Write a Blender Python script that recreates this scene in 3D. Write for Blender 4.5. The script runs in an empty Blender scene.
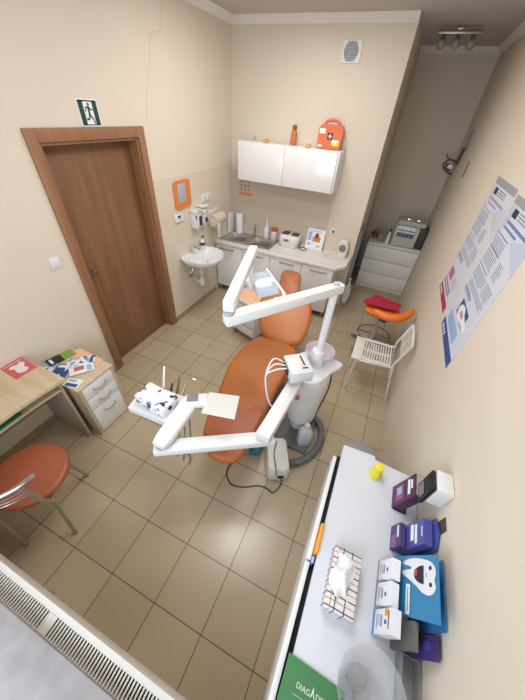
import bpy, bmesh, math, random
from mathutils import Vector, Matrix
random.seed(7)
PI = math.pi
SC = bpy.context.scene
COL = SC.collection

# ---------------------------------------------------------------- materials
def lin(c):
    def f(v):
        v /= 255.0
        return v/12.92 if v <= .04045 else ((v+.055)/1.055)**2.4
    return (f(c[0]), f(c[1]), f(c[2]), 1)

_M = {}
def mat(name, c, rough=.5, metal=0, var=.05, scale=8, bump=0, trans=0, alpha=1, emit=0, coat=0, stretch=None, spec=None):
    """procedural principled material: noise tinted colour, optional bump"""
    if name in _M: return _M[name]
    m = bpy.data.materials.new(name); m.use_nodes = True
    nt = m.node_tree; N = nt.nodes; L = nt.links
    b = N['Principled BSDF']
    tc = N.new('ShaderNodeTexCoord'); nz = N.new('ShaderNodeTexNoise')
    nz.inputs['Scale'].default_value = scale; nz.inputs['Detail'].default_value = 4
    if stretch:
        mp = N.new('ShaderNodeMapping'); mp.inputs['Scale'].default_value = stretch
        L.new(tc.outputs['Object'], mp.inputs[0]); L.new(mp.outputs[0], nz.inputs['Vector'])
    else:
        L.new(tc.outputs['Object'], nz.inputs['Vector'])
    mx = N.new('ShaderNodeMix'); mx.data_type = 'RGBA'
    k = lin(c)
    mx.inputs[6].default_value = (k[0]*(1-var), k[1]*(1-var), k[2]*(1-var), 1)
    mx.inputs[7].default_value = (min(1, k[0]*(1+var)), min(1, k[1]*(1+var)), min(1, k[2]*(1+var)), 1)
    L.new(nz.outputs['Fac'], mx.inputs[0]); L.new(mx.outputs[2], b.inputs['Base Color'])
    b.inputs['Roughness'].default_value = rough; b.inputs['Metallic'].default_value = metal
    if spec is not None: b.inputs['Specular IOR Level'].default_value = spec
    if trans: b.inputs['Transmission Weight'].default_value = trans; b.inputs['IOR'].default_value = 1.2
    if alpha < 1: b.inputs['Alpha'].default_value = alpha
    if coat: b.inputs['Coat Weight'].default_value = coat; b.inputs['Coat Roughness'].default_value = .15
    if emit: b.inputs['Emission Color'].default_value = k; b.inputs['Emission Strength'].default_value = emit
    if bump:
        bp = N.new('ShaderNodeBump'); bp.inputs['Strength'].default_value = bump; bp.inputs['Distance'].default_value = .01
        L.new(nz.outputs['Fac'], bp.inputs['Height']); L.new(bp.outputs[0], b.inputs['Normal'])
    _M[name] = m
    return m

def tiles(name, c1, c2, grout, w, h, mortar, rough, loc=(0, 0, 0), rot=(0, 0, 0), var=.08, spec=.5):
    m = bpy.data.materials.new(name); m.use_nodes = True
    nt = m.node_tree; N = nt.nodes; L = nt.links; b = N['Principled BSDF']
    tc = N.new('ShaderNodeTexCoord'); mp = N.new('ShaderNodeMapping'); mp.vector_type = 'POINT'
    mp.inputs['Location'].default_value = loc; mp.inputs['Rotation'].default_value = rot
    L.new(tc.outputs['Object'], mp.inputs[0])
    br = N.new('ShaderNodeTexBrick'); br.offset = 0; br.squash = 1
    br.inputs['Scale'].default_value = 1; br.inputs['Brick Width'].default_value = w; br.inputs['Row Height'].default_value = h
    br.inputs['Mortar Size'].default_value = mortar; br.inputs['Mortar Smooth'].default_value = .2
    br.inputs['Color1'].default_value = lin(c1); br.inputs['Color2'].default_value = lin(c2); br.inputs['Mortar'].default_value = lin(grout)
    L.new(mp.outputs[0], br.inputs['Vector'])
    nz = N.new('ShaderNodeTexNoise'); nz.inputs['Scale'].default_value = 4; nz.inputs['Detail'].default_value = 1.5
    L.new(tc.outputs['Object'], nz.inputs['Vector'])
    mr = N.new('ShaderNodeMapRange'); mr.inputs[1].default_value = 0; mr.inputs[2].default_value = 1
    mr.inputs[3].default_value = 1-var; mr.inputs[4].default_value = 1+var
    L.new(nz.outputs['Fac'], mr.inputs[0])
    mu = N.new('ShaderNodeMix'); mu.data_type = 'RGBA'; mu.blend_type = 'MULTIPLY'; mu.inputs[0].default_value = 1
    L.new(br.outputs['Color'], mu.inputs[6]); L.new(mr.outputs[0], mu.inputs[7]); L.new(mu.outputs[2], b.inputs['Base Color'])
    rr = N.new('ShaderNodeMapRange'); rr.inputs[3].default_value = rough-.06; rr.inputs[4].default_value = rough+.08
    L.new(nz.outputs['Fac'], rr.inputs[0]); L.new(rr.outputs[0], b.inputs['Roughness'])
    b.inputs['Specular IOR Level'].default_value = spec
    bp = N.new('ShaderNodeBump'); bp.inputs['Strength'].default_value = .3; bp.inputs['Distance'].default_value = .004; bp.invert = True
    L.new(br.outputs['Fac'], bp.inputs['Height']); L.new(bp.outputs[0], b.inputs['Normal'])
    return m

def wood(name, c1, c2, stretch, rough=.4, scale=6):
    m = bpy.data.materials.new(name); m.use_nodes = True
    nt = m.node_tree; N = nt.nodes; L = nt.links; b = N['Principled BSDF']
    tc = N.new('ShaderNodeTexCoord'); mp = N.new('ShaderNodeMapping'); mp.inputs['Scale'].default_value = stretch
    nz = N.new('ShaderNodeTexNoise'); nz.inputs['Scale'].default_value = scale; nz.inputs['Detail'].default_value = 8; nz.inputs['Distortion'].default_value = .6
    L.new(tc.outputs['Object'], mp.inputs[0]); L.new(mp.outputs[0], nz.inputs['Vector'])
    cr = N.new('ShaderNodeValToRGB'); cr.color_ramp.elements[0].position = .3; cr.color_ramp.elements[1].position = .7
    cr.color_ramp.elements[0].color = lin(c1); cr.color_ramp.elements[1].color = lin(c2)
    L.new(nz.outputs['Fac'], cr.inputs[0]); L.new(cr.outputs[0], b.inputs['Base Color'])
    b.inputs['Roughness'].default_value = rough
    return m

def blotch(name, c0, cols, scale, thr=.55, rough=.5):
    """white paper / card with coloured blotches (voronoi cells against a noise mask)"""
    m = bpy.data.materials.new(name); m.use_nodes = True
    nt = m.node_tree; N = nt.nodes; L = nt.links; b = N['Principled BSDF']
    tc = N.new('ShaderNodeTexCoord'); vo = N.new('ShaderNodeTexVoronoi'); vo.inputs['Scale'].default_value = scale
    L.new(tc.outputs['Object'], vo.inputs['Vector'])
    cr = N.new('ShaderNodeValToRGB'); cr.color_ramp.interpolation = 'CONSTANT'
    e = cr.color_ramp.elements; e[0].color = lin(c0); e[0].position = 0
    e[1].color = lin(cols[0]); e[1].position = thr
    for i, c in enumerate(cols[1:]):
        x = e.new(thr+(1-thr)*(i+1)/len(cols)); x.color = lin(c)
    sp = N.new('ShaderNodeSeparateColor'); L.new(vo.outputs['Color'], sp.inputs[0]); L.new(sp.outputs[0], cr.inputs[0])
    L.new(cr.outputs[0], b.inputs['Base Color']); b.inputs['Roughness'].default_value = rough
    return m

# ---------------------------------------------------------------- mesh builder
def catmull(pts, n=6, closed=False):
    P = [Vector(p) for p in pts]; out = []; k = len(P)
    rng = range(k if closed else k-1)
    for i in rng:
        if closed: a, b, c, d = P[(i-1) % k], P[i], P[(i+1) % k], P[(i+2) % k]
        else: a, b, c, d = P[max(i-1, 0)], P[i], P[i+1], P[min(i+2, k-1)]
        for j in range(n):
            t = j/n
            out.append(.5*((2*b)+(c-a)*t+(2*a-5*b+4*c-d)*t*t+(3*b-a-3*c+d)*t*t*t))
    if not closed: out.append(P[-1])
    return out

class MB:
    def __init__(s): s.bm = bmesh.new()
    def _x(s, vs, M):
        if M is not None:
            for v in vs: v.co = M @ v.co
    def box(s, c, size, bev=0, rz=0, M=None, seg=2):
        r = bmesh.ops.create_cube(s.bm, size=1)['verts']
        for v in r: v.co = Vector((v.co.x*size[0], v.co.y*size[1], v.co.z*size[2]))
        if bev > 0:
            es = list({e for v in r for e in v.link_edges})
            g = bmesh.ops.bevel(s.bm, geom=es, offset=min(bev, min(size)*.48), segments=seg, profile=.5, affect='EDGES')
            r = list({v for v in g['verts']} | {v for v in r if v.is_valid})
        T = Matrix.Translation(c) @ Matrix.Rotation(rz, 4, 'Z')
        if M is not None: T = Matrix.Translation(c) @ M.to_4x4()
        s._x(r, T); return s
    def bx(s, x0, x1, y0, y1, z0, z1, bev=0):
        return s.box(((x0+x1)/2, (y0+y1)/2, (z0+z1)/2), (abs(x1-x0), abs(y1-y0), abs(z1-z0)), bev)
    def bar(s, p, q, w, h, bev=0, up=(0, 0, 1)):
        """box beam from p to q, w wide (sideways), h high"""
        p, q = Vector(p), Vector(q); d = q-p; l = d.length; x = d.normalized()
        y = Vector(up).cross(x).normalized(); z = x.cross(y)
        M = Matrix((x, y, z)).transposed()
        return s.box((p+q)/2, (l, w, h), bev, M=M)
    def ring(s, pts): return [s.bm.verts.new(p) for p in pts]
    def skin(s, loops, cap0=True, cap1=True, closed=True):
        L = [s.ring(l) for l in loops]; n = len(L[0])
        for a, b in zip(L[:-1], L[1:]):
            for i in range(n if closed else n-1):
                j = (i+1) % n
                try: s.bm.faces.new((a[i], a[j], b[j], b[i]))
                except ValueError: pass
        if cap0: s.bm.faces.new(L[0][::-1])
        if cap1: s.bm.faces.new(L[-1])
        return s
    def cyl(s, p, q, r0, r1=None, n=20, cap=True):
        r1 = r0 if r1 is None else r1
        p, q = Vector(p), Vector(q); d = (q-p).normalized()
        a = d.orthogonal().normalized(); b = d.cross(a)
        f = lambda o, r: [o+a*r*math.cos(2*PI*i/n)+b*r*math.sin(2*PI*i/n) for i in range(n)]
        return s.skin([f(p, r0), f(q, r1)], cap, cap)
    def lathe(s, prof, c=(0, 0, 0), n=28, sx=1, sy=1, M=None):
        c = Vector(c); loops = []
        for r, z in prof:
            l = [Vector((r*sx*math.cos(2*PI*i/n), r*sy*math.sin(2*PI*i/n), z)) for i in range(n)]
            if M is not None: l = [M @ v for v in l]
            loops.append([c+v for v in l])
        return s.skin(loops)
    def tube(s, pts, r, n=8, smooth=0, closed=False, rs=None):
        P = catmull(pts, smooth, closed) if smooth else [Vector(p) for p in pts]
        k = len(P); loops = []; a = None
        for i in range(k):
            if closed: d = (P[(i+1) % k]-P[i-1]).normalized()
            else: d = (P[min(i+1, k-1)]-P[max(i-1, 0)]).normalized()
            if a is None: a = d.orthogonal().normalized()
            a = (a-d*a.dot(d)).normalized(); b = d.cross(a)
            rr = r if rs is None else rs(i/(k-1))
            loops.append([P[i]+a*rr*math.cos(2*PI*j/n)+b*rr*math.sin(2*PI*j/n) for j in range(n)])
        if closed:
            loops.append(loops[0]); s.skin(loops, False, False); bmesh.ops.remove_doubles(s.bm, verts=s.bm.verts, dist=1e-5)
            return s
        return s.skin(loops)
    def prism(s, poly, z0, z1, bev=0):
        """horizontal polygon (x,y) extruded z0..z1"""
        s.skin([[(x, y, z0) for x, y in poly], [(x, y, z1) for x, y in poly]])
        return s
    def face(s, pts):
        s.bm.faces.new([s.bm.verts.new(p) for p in pts]); return s
    def slab(s, pts, t):
        """planar polygon (3d, ordered) thickened by t along its normal (both ways half)"""
        P = [Vector(p) for p in pts]; nrm = (P[1]-P[0]).cross(P[2]-P[1]).normalized()*t/2
        return s.skin([[p-nrm for p in P], [p+nrm for p in P]])
    def ball(s, c, r, sc=(1, 1, 1), n=16):
        g = bmesh.ops.create_uvsphere(s.bm, u_segments=n, v_segments=n//2+2, radius=r)['verts']
        for v in g: v.co = Vector((v.co.x*sc[0], v.co.y*sc[1], v.co.z*sc[2]))+Vector(c)
        return s
    def cushion(s, outline, zf, t, edge=.03, crown=.015, n=5):
        O = [Vector((p[0], p[1])) for p in catmull([(x, y, 0) for x, y in outline], n, True)]
        c = sum(O, Vector((0, 0)))/len(O)
        def ins(d):
            out = []
            for p in O:
                v = p-c; out.append(c+v*max(0, (v.length-d)/v.length))
            return out
        loops = []
        def add(pl, off): loops.append([(p.x, p.y, zf(p.x, p.y)+off) for p in pl])
        add(ins(edge*1.6), -t); add(ins(edge*.6), -t*.9); add(ins(.004), -t*.6); add(ins(0), -t*.45)
        for a in (15, 35, 55, 75, 90):
            A = math.radians(a); add(ins(edge*(1-math.cos(A))), -t*.45*(1-math.sin(A)))
        for k in (.75, .5, .25, .08): add([c+(p-c)*k for p in ins(edge)], crown*(1-k*k))
        s.skin(loops); return s
    def build(s, name, m, parent=None, smooth=35, kind=None):
        bm = s.bm
        bmesh.ops.recalc_face_normals(bm, faces=bm.faces)
        if parent is not None:
            Mi = world(parent).inverted()
            for v in bm.verts: v.co = Mi @ v.co
        me = bpy.data.meshes.new(name)
        lim = math.radians(smooth)
        for f in bm.faces: f.smooth = True
        for e in bm.edges:
            if len(e.link_faces) == 2 and e.calc_face_angle(0) > lim: e.smooth = False
        bm.to_mesh(me); bm.free()
        me.materials.append(m)
        o = bpy.data.objects.new(name, me); COL.objects.link(o)
        if parent is not None: o.parent = parent
        if kind: o['kind'] = kind
        return o

def world(o):
    M = Matrix.Translation(o.location) @ o.rotation_euler.to_matrix().to_4x4()
    return world(o.parent) @ M if o.parent else M
def tag(o, label, cat, group=None):
    o['label'] = label; o['category'] = cat
    if group: o['group'] = group
    return o
def thing(name, label, cat, loc=(0, 0, 0), rz=0, group=None):
    o = bpy.data.objects.new(name, None); COL.objects.link(o); o.empty_display_size = .05
    o.location = loc; o.rotation_euler = (0, 0, rz)
    return tag(o, label, cat, group)
def label(o, t): o['label'] = t; return o
def dup(root, loc=None, rz=None, lab=None, group=None, parent=None):
    c = root.copy(); COL.objects.link(c)
    if loc is not None: c.location = loc
    if rz is not None: c.rotation_euler = (0, 0, rz)
    if parent is not None: c.parent = parent
    if lab: c['label'] = lab
    if group: c['group'] = group
    for ch in list(root.children): dup(ch, parent=c)
    return c
def text(name, body, size, M, m, parent, ext=.0004):
    cu = bpy.data.curves.new(name, 'FONT'); cu.body = body; cu.size = size; cu.extrude = ext
    cu.align_x = 'CENTER'; cu.align_y = 'CENTER'
    t = bpy.data.objects.new('tmp_text', cu); me = bpy.data.meshes.new_from_object(t)
    bpy.data.objects.remove(t); bpy.data.curves.remove(cu)
    me.transform(world(parent).inverted() @ M); me.materials.clear(); me.materials.append(m)
    o = bpy.data.objects.new(name, me); COL.objects.link(o); o.parent = parent
    return o
def axes(o, x, y):
    x = Vector(x).normalized(); y = Vector(y); y = (y-x*y.dot(x)).normalized(); z = x.cross(y)
    M = Matrix((x, y, z)).transposed().to_4x4(); M.translation = Vector(o); return M

# palette
WALL = mat('cream wall paint', (222, 210, 192), .75, var=.015, scale=3, spec=.25)
CEIL = mat('ceiling paint', (198, 191, 188), .8, var=.02, scale=2, spec=.2)
CROWN = mat('white cove', (236, 233, 230), .6, var=.02)
FLOOR = tiles('floor tiles', (187, 169, 142), (180, 162, 134), (90, 76, 60), .333, .333,     .0026, .23, loc=(-.3445, 3.0613-.333*10, 0), var=.03, spec=.5)
SPL_L = tiles('left splash tiles', (221, 208, 188), (218, 205, 184), (203, 190, 170), .333, .25, .0015, .3, loc=(0, -1.65, 0), rot=(PI/2, 0, PI/2), var=.015)
SPL_B = tiles('right splash tiles', (225, 212, 193), (222, 209, 189), (204, 191, 172), .25, .333, .0015, .3, loc=(0, -1.43, 0), rot=(-PI/2, 0, 0), var=.02)
TAUPE = mat('taupe splash panel', (203, 189, 171), .35, var=.03, scale=4)
DOORW = wood('walnut door veneer', (116, 80, 54), (144, 105, 75), (8, 3, .35), .42, 3)
FRAMEW = wood('walnut frame veneer', (140, 98, 68), (158, 114, 83), (6, 6, .5), .45, 3)
BEECH = wood('pale oak laminate', (196, 175, 142), (214, 195, 164), (1.2, 9, 9), .45, 3)
BEECHV = wood('pale oak laminate upright', (190, 168, 136), (208, 188, 156), (9, 9, 1), .45, 3)
PANEL = mat('grey beige board', (176, 158, 138), .6, var=.04, scale=12)
WHITE = mat('white lacquer', (232, 231, 230), .3, var=.01)
GLOSS = mat('white gloss front', (236, 234, 234), .12, var=.01, coat=.5)
WPLAST = mat('white plastic', (228, 228, 228), .38, var=.015)
WPLAST2 = mat('warm white plastic', (222, 219, 212), .42, var=.02)
CERAM = mat('white ceramic', (234, 234, 236), .1, var=.01, coat=.5)
COUNTER = mat('pale laminate worktop', (230, 226, 219), .35, var=.04, scale=60)
STEEL = mat('brushed steel', (196, 192, 186), .32, 1, var=.08, scale=20, stretch=(1, 14, 1))
CHROME = mat('chrome', (205, 205, 205), .12, 1, var=.02)
SATIN = mat('satin steel tube', (168, 160, 148), .35, 1, var=.03)
GREYM = mat('grey metal', (150, 150, 150), .4, .6, var=.04)
GREYP = mat('grey plastic', (128, 128, 130), .5, var=.05)
LGREY = mat('light grey plastic', (178, 180, 184), .45, var=.03)
DKGREY = mat('dark grey plastic', (62, 62, 66), .5, var=.06)
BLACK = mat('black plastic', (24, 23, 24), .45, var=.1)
ORANGE = mat('orange leatherette', (182, 106, 48), .42, var=.07, scale=6, bump=.03)
ORANGE2 = mat('rusty leatherette', (154, 82, 54), .42, var=.06, scale=9, bump=.03)
ORPLAST = mat('orange plastic', (222, 132, 70), .4, var=.04)
ORRED = mat('orange red plastic', (220, 110, 72), .4, var=.04)
PEACH = mat('peach paper cover', (236, 192, 152), .6, var=.03)
RED = mat('crimson cloth', (172, 30, 66), .8, var=.1, scale=40)
SADDLE = mat('bright orange vinyl', (232, 122, 36), .35, var=.05)
GREEN = mat('green card', (70, 128, 80), .5, var=.04)
SIGNG = mat('sign green', (22, 72, 58), .45, var=.03)
PAPER = mat('white paper', (236, 237, 240), .6, var=.012)
TISSUE = mat('white tissue', (240, 240, 242), .85, var=.02, scale=30)
MARBLE = mat('grey marble sill', (142, 136, 136), .5, var=.3, scale=16)
BLUE = mat('mid blue card', (50, 132, 180), .45, var=.03)
BLUE2 = mat('blue card', (58, 120, 180), .45, var=.03)
NAVY = mat('deep blue print', (40, 84, 144), .45, var=.04)
SKY = mat('pale blue print', (150, 184, 224), .5, var=.05)
PURPLE = mat('dark purple print', (72, 34, 74), .4, var=.08, scale=20)
VIOLET = mat('violet blue print', (78, 78, 160), .4, var=.06, scale=20)
VIOLETD = mat('dark violet print', (70, 56, 112), .4, var=.06, scale=20)
CRIMS = mat('crimson print', (176, 52, 88), .5, var=.05)
INK = mat('grey print', (146, 150, 166), .6, var=.05)
INKD = mat('dark print', (52, 52, 62), .6, var=.05)
MAUVE = mat('mauve print', (150, 118, 150), .6, var=.05)
YELLOW = mat('yellow plastic', (238, 220, 62), .45, var=.03)
AMBER = mat('amber card', (232, 160, 40), .5, var=.05)
TEAL = mat('teal enamel', (48, 104, 116), .35, var=.05)
HOSE = mat('grey corrugated hose', (112, 114, 116), .5, var=.1, scale=60)
GLASS = mat('clear lilac glass', (226, 212, 230), .1, var=.02, alpha=.5)
CLEARP = mat('frosted clear plastic', (206, 210, 214), .2, var=.02, alpha=.2)
CLEARG = mat('smoky clear plastic', (176, 178, 178), .2, var=.03, alpha=.5)
SHIELD = mat('clear blue shield', (204, 212, 222), .12, var=.05, alpha=.55)
PINK = mat('pink print', (206, 92, 100), .5, var=.05)
BROWNG = mat('brown glaze', (150, 84, 44), .35, var=.06)
BEIGEP = mat('beige roll paper', (214, 200, 178), .75, var=.03)
MILK = mat('milky glass', (150, 144, 136), .3, var=.02)
FLORAL = blotch('white print with dark leaves', (236, 236, 240), [(30, 32, 52), (90, 92, 120), (40, 60, 60), (150, 150, 170)], 42, .72)
LEAFL = blotch('blue white leaflet print', (230, 234, 240), [(120, 160, 205), (60, 80, 140), (200, 170, 160)], 34, .5)

# ================================================================= SETTING
XR, YN, HC, WP = 2.857, 1.60, 3.03, 1.936
YF = -4.33
def struct(name, mb, m, parent=None):
    o = mb.build(name, m, parent)
    if parent is None: o['kind'] = 'structure'
    return o
struct('floor', MB().bx(-.2, XR+.12, -4.45, YN+.12, -.1, 0), FLOOR)
struct('ceiling', MB().bx(-.2, XR+.12, -4.75, YN+.12, HC, HC+.1), CEIL)
DY0, DY1, DZ = -2.62, -1.72, 2.04
wl = struct('wall_left', MB().bx(-.14, 0, -4.45, DY0, 0, HC).bx(-.14, 0, DY1, 0, 0, HC).bx(-.14, 0, DY0, DY1, DZ, HC), WALL)
wb = struct('wall_back', MB().bx(-.14, WP, 0, YN+.12, 0, HC), WALL)
struct('wall_niche', MB().bx(WP, XR, YN, YN+.12, 0, HC), WALL)
struct('wall_right', MB().bx(XR, XR+.12, -4.75, YN+.12, 0, HC), WALL)
wf = struct('wall_front', MB().bx(-.14, XR, YF-.3, YF, 0, .84).bx(-.14, XR, YF-.3, YF, 2.5, HC).bx(-.14, .75, YF-.3, YF, .84, 2.5).bx(2.45, XR, YF-.3, YF, .84, 2.5), WALL)
# hairline plaster crack above the door (px measured, on the wall plane)
ck = [(-1.158, 2.91), (-1.202, 2.84), (-1.231, 2.733), (-1.362, 2.703), (-1.419, 2.51), (-1.452, 2.48), (-1.512, 2.323), (-1.572, 2.13)]
label(MB().tube([(.0005, y, z) for y, z in ck], .0016, 5).build('plaster_crack', mat('crack shade', (196, 182, 162), .9), wl), 'thin jagged crack in the cream plaster')
# splash tiles
struct('trim_1', MB().bx(.0005, .006, -1.665, -.0005, .0, 1.69), SPL_L)
struct('trim_2', MB().bx(1.50, WP, -.006, -.0005, 0, 1.425), SPL_B)
struct('trim_3', MB().bx(.0005, 1.50, -.006, -.0005, 0, 1.62), TAUPE)
# tile skirting
SK = mat('skirting tile', (172, 146, 114), .35, var=.05)
struct('baseboard_left', MB().bx(.0005, .012, -4.33, DY0-.075, 0, .07).bx(.0065, .014, DY1+.075, -.62, 0, .07), SK)
# crown cove
def crown(name, p, q, d):
    d = Vector(d); s = .06
    prof = [(0, 0), (0, -s), (.35*s, -.75*s), (.75*s, -.35*s), (s, 0)]
    f = lambda o: [Vector(o)+d*a+Vector((0, 0, HC+b)) for a, b in prof]
    struct(name, MB().skin([f(p), f(q)]), CROWN)
crown('trim_4', (0, YF, 0), (0, 0, 0), (1, 0, 0))
crown('trim_5', (0, 0, 0), (WP, 0, 0), (0, -1, 0))
crown('trim_6', (WP, YN, 0), (XR, YN, 0), (0, -1, 0))
crown('trim_7', (XR, YF, 0), (XR, YN, 0), (-1, 0, 0))
# door
d = bpy.data.objects.new('door_1', None); COL.objects.link(d); d.location = (0, (DY0+DY1)/2, 0); d['kind'] = 'structure'
c = .075
MB().bx(.0005, .02, DY0-c, DY0, 0, DZ+c, .003).bx(.0005, .02, DY1, DY1+c, 0, DZ+c, .003).bx(.0005, .02, DY0, DY1, DZ, DZ+c, .003)\
    .bx(-.14, .0005, DY0, DY0+.02, 0, DZ).bx(-.14, .0005, DY1-.02, DY1, 0, DZ).bx(-.14, .0005, DY0+.02, DY1-.02, DZ-.02, DZ)\
    .build('door_frame', FRAMEW, d)
leaf = MB().bx(-.135, -.095, DY0+.02, DY1-.02, .008, DZ-.02, .002).build('door_leaf', DOORW, d)
MB().cyl((-.0945, DY0+.085, 1.09), (-.086, DY0+.085, 1.09), .022, n=16).cyl((-.09, DY0+.085, 1.09), (-.045, DY0+.085, 1.09), .009, n=12).bar((-.048, DY0+.08, 1.09), (-.048, DY0+.155, 1.09), .014, .018, .004)\
    .build('door_handle', SATIN, leaf)
# window sill (marble) and reveal
struct('window_1', MB().bx(.70, 2.5, YF-.3, -4.295, .845, .875, .006), MARBLE)

# ================================================================= LEFT WALL THINGS
# exit sign
t = thing('exit_sign', 'green and white running man exit sign on the wall above the brown door', 'sign', (.001, -2.157, 2.195))
MB().bx(.001, .004, -2.245, -2.07, 2.117, 2.273).build('sign_plate', PAPER, t)
a = MB()
for y0, y1, z0, z1 in [(-2.236, -2.196, 2.126, 2.264), (-2.118, -2.079, 2.126, 2.264), (-2.236, -2.079, 2.257, 2.265), (-2.236, -2.079, 2.124, 2.130)]: a.bx(.004, .005, y0, y1, z0, z1)
a.build('green_border', SIGNG, t)
g = MB(); K = lambda y, z: (.0052, y, z)
g.cyl((.004, -2.152, 2.243), (.0056, -2.152, 2.243), .0085, n=14)
for p, q, w in [((-2.157, 2.232), (-2.158, 2.185), .016), ((-2.158, 2.185), (-2.135, 2.160), .011), ((-2.135, 2.160), (-2.125, 2.134), .010), ((-2.160, 2.188), (-2.168, 2.160), .011), ((-2.168, 2.160), (-2.192, 2.158), .010),
                ((-2.155, 2.230), (-2.137, 2.212), .008), ((-2.137, 2.212), (-2.122, 2.216), .007), ((-2.160, 2.231), (-2.180, 2.222), .008), ((-2.180, 2.222), (-2.187, 2.202), .007)]:
    g.bar(K(*p), K(*q), .0008, w, 0, up=(1, 0, 0)) if False else g.bar(K(*p), K(*q), w, .0008, 0, up=(1, 0, 0))
g.build('running_figure', SIGNG, t)
# switch
t = thing('light_switch', 'white square light switch on the cream wall left of the door', 'switch', (.001, -2.838, 1.305))
MB().box((.006, -2.838, 1.305), (.01, .085, .085), .004).build('switch_plate', WPLAST, t)
MB().box((.0125, -2.838, 1.305), (.004, .052, .056), .002).build('rocker', WPLAST, t)
# orange board
t = thing('instruction_board', 'rounded orange plastic board with grey window on wall beside the door', 'board', (.007, -1.2, 1.5))
def rrect(y0, y1, z0, z1, r, n=6):
    out = []
    for cy, cz, a0 in [(y1-r, z1-r, 0), (y0+r, z1-r, 90), (y0+r, z0+r, 180), (y1-r, z0+r, 270)]:
        for i in range(n+1):
            A = math.radians(a0+90*i/n); out.append((cy+r*math.cos(A), cz+r*math.sin(A)))
    return out
P = rrect(-1.352, -1.052, 1.362, 1.648, .04)
MB().skin([[(.007, y, z) for y, z in P], [(.019, y, z) for y, z in P]]).build('board_panel', ORPLAST, t)
MB().bx(.019, .021, -1.285, -1.145, 1.43, 1.615, .001).build('grey_window', LGREY, t)
# thermostat
t = thing('thermostat', 'small white wall thermostat with dark display below the orange board', 'thermostat', (.007, -1.32, 1.28))
MB().box((.0165, -1.32, 1.28), (.022, .15, .085), .006).build('case', WPLAST, t)
MB().box((.030, -1.325, 1.295), (.003, .05, .028), .001).build('display', DKGREY, t)
# sockets
t = thing('socket_outlet', 'white double power socket on the tiles above the soap dispensers', 'socket', (.007, -.72, 1.395))
MB().box((.012, -.72, 1.395), (.01, .2, .085), .004).build('frame', WPLAST, t)
for y in (-.77, -.675):
    q = MB().cyl((.017, y, 1.395), (.020, y, 1.395), .03).build('outlet', WPLAST2, t)
    MB().cyl((.0201, y-.01, 1.395), (.021, y-.01, 1.395), .005, n=8).cyl((.0201, y+.01, 1.395), (.021, y+.01, 1.395), .005, n=8).build('pin_hole', DKGREY, q)
# soap dispensers
def dispenser(yc, w, z0, z1, lab, dk):
    t = thing('soap_dispenser', lab, 'dispenser', (.007, yc, z0), 0, 'soap dispensers above the wash basin')
    MB().bx(.007, .09, yc-w/2, yc+w/2, z0+.05, z1, .01).build('bottle_box', WPLAST, t)
    MB().bx(.0905, .094, yc+.005 if dk else yc-.02, yc+w/2-.012, z0+.07, z1-.05, .001).build('level_window', DKGREY, t)
    MB().bx(.007, .1, yc-w/2-.004, yc+w/2+.004, z1, z1+.025, .006).build('cap', WPLAST, t)
    MB().bar((.06, yc, z1+.035), (.19, yc+.02, z1+.03), .03, .01, .004).cyl((.06, yc, z1+.02), (.06, yc, z1+.04), .01, n=10).build('elbow_lever', WPLAST2, t)
    MB().cyl((.06, yc, z0+.01), (.06, yc, z0+.05), .012, n=10).build('nozzle', WPLAST2, t)
    return t
t = dispenser(-1.03, .15, 1.06, 1.29, 'larger white soap dispenser with red tab on tiles above the basin', True)
MB().bx(.0905, .095, -1.10, -1.075, 1.22, 1.27, .002).build('red_tab', mat('dark red', (150, 26, 44), .4), t)
dispenser(-.875, .09, 1.07, 1.25, 'slim white soap dispenser between the larger dispenser and the paper roll', False)
# paper roll on wall
t = thing('paper_roll_holder', 'wall holder with beige paper roll beside the kitchen worktop', 'paper roll', (.007, -.6, 1.1))
MB().cyl((.095, -.735, 1.12), (.095, -.49, 1.12), .075, n=28).build('paper_roll', BEIGEP, t)
MB().bx(.0055, .012, -.77, -.46, 1.15, 1.22, .001).bar((.012, -.755, 1.18), (.10, -.755, 1.12), .012, .012).bar((.012, -.47, 1.18), (.10, -.47, 1.12), .012, .012).cyl((.095, -.755, 1.12), (.095, -.47, 1.12), .008, n=10).build('bracket', WPLAST, t)
MB().skin([[(.17, y, 1.10), (.171, y, 1.04), (.168+.01*math.sin(y*40), y, .97), (.16, y, .90)] for y in [-.735+.01*i for i in range(9)]], False, False, False).build('loose_sheet', PAPER, t)
# small wall shelf with cards over dispensers
t = thing('wall_shelf', 'small white wall shelf ledge above the soap dispensers', 'shelf', (.007, -.86, 1.32))
MB().bx(.007, .10, -.95, -.79, 1.325, 1.335, .002).bx(.007, .013, -.94, -.80, 1.29, 1.325).build('shelf_board', WPLAST, t)
# wash basin
BY = -1.145
t = thing('wash_basin', 'white ceramic wash basin hung on the tiled wall between door and cabinets', 'basin', (.007, BY, .6))
def dsh(s, z, dx=0, n=36, base=.008, L=.455, W=.29):
    out = []
    for i in range(n):
        A = 2*PI*i/n; cx, sy = math.cos(A), math.sin(A)
        if cx >= 0: x = L*(.38+.62*cx) if False else .16+(L-.16)*cx
        else: x = .16+.16*max(-1, cx*1.7)
        out.append((x, W*sy))
    cx0 = .22
    return [(max(base, cx0+(x-cx0)*s+dx), BY+y*s, z) for x, y in out]
loops = [dsh(.40, .70, -.06), dsh(.62, .708, -.03), dsh(.90, .755), dsh(.985, .797), dsh(1, .818), dsh(.99, .826), dsh(.965, .828)]
inn = lambda s, z: [(max(.10, .25+(x-.22)*s), BY+(y-BY)*s, z) for x, y, _ in dsh(1, z)]
loops += [inn(.86, .822), inn(.80, .80), inn(.66, .765), inn(.40, .735), inn(.12, .73)]
MB().skin(loops).build('bowl', CERAM, t, 50)
MB().cyl((.25, BY, .731), (.25, BY, .734), .022).build('drain', CHROME, t)
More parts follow.
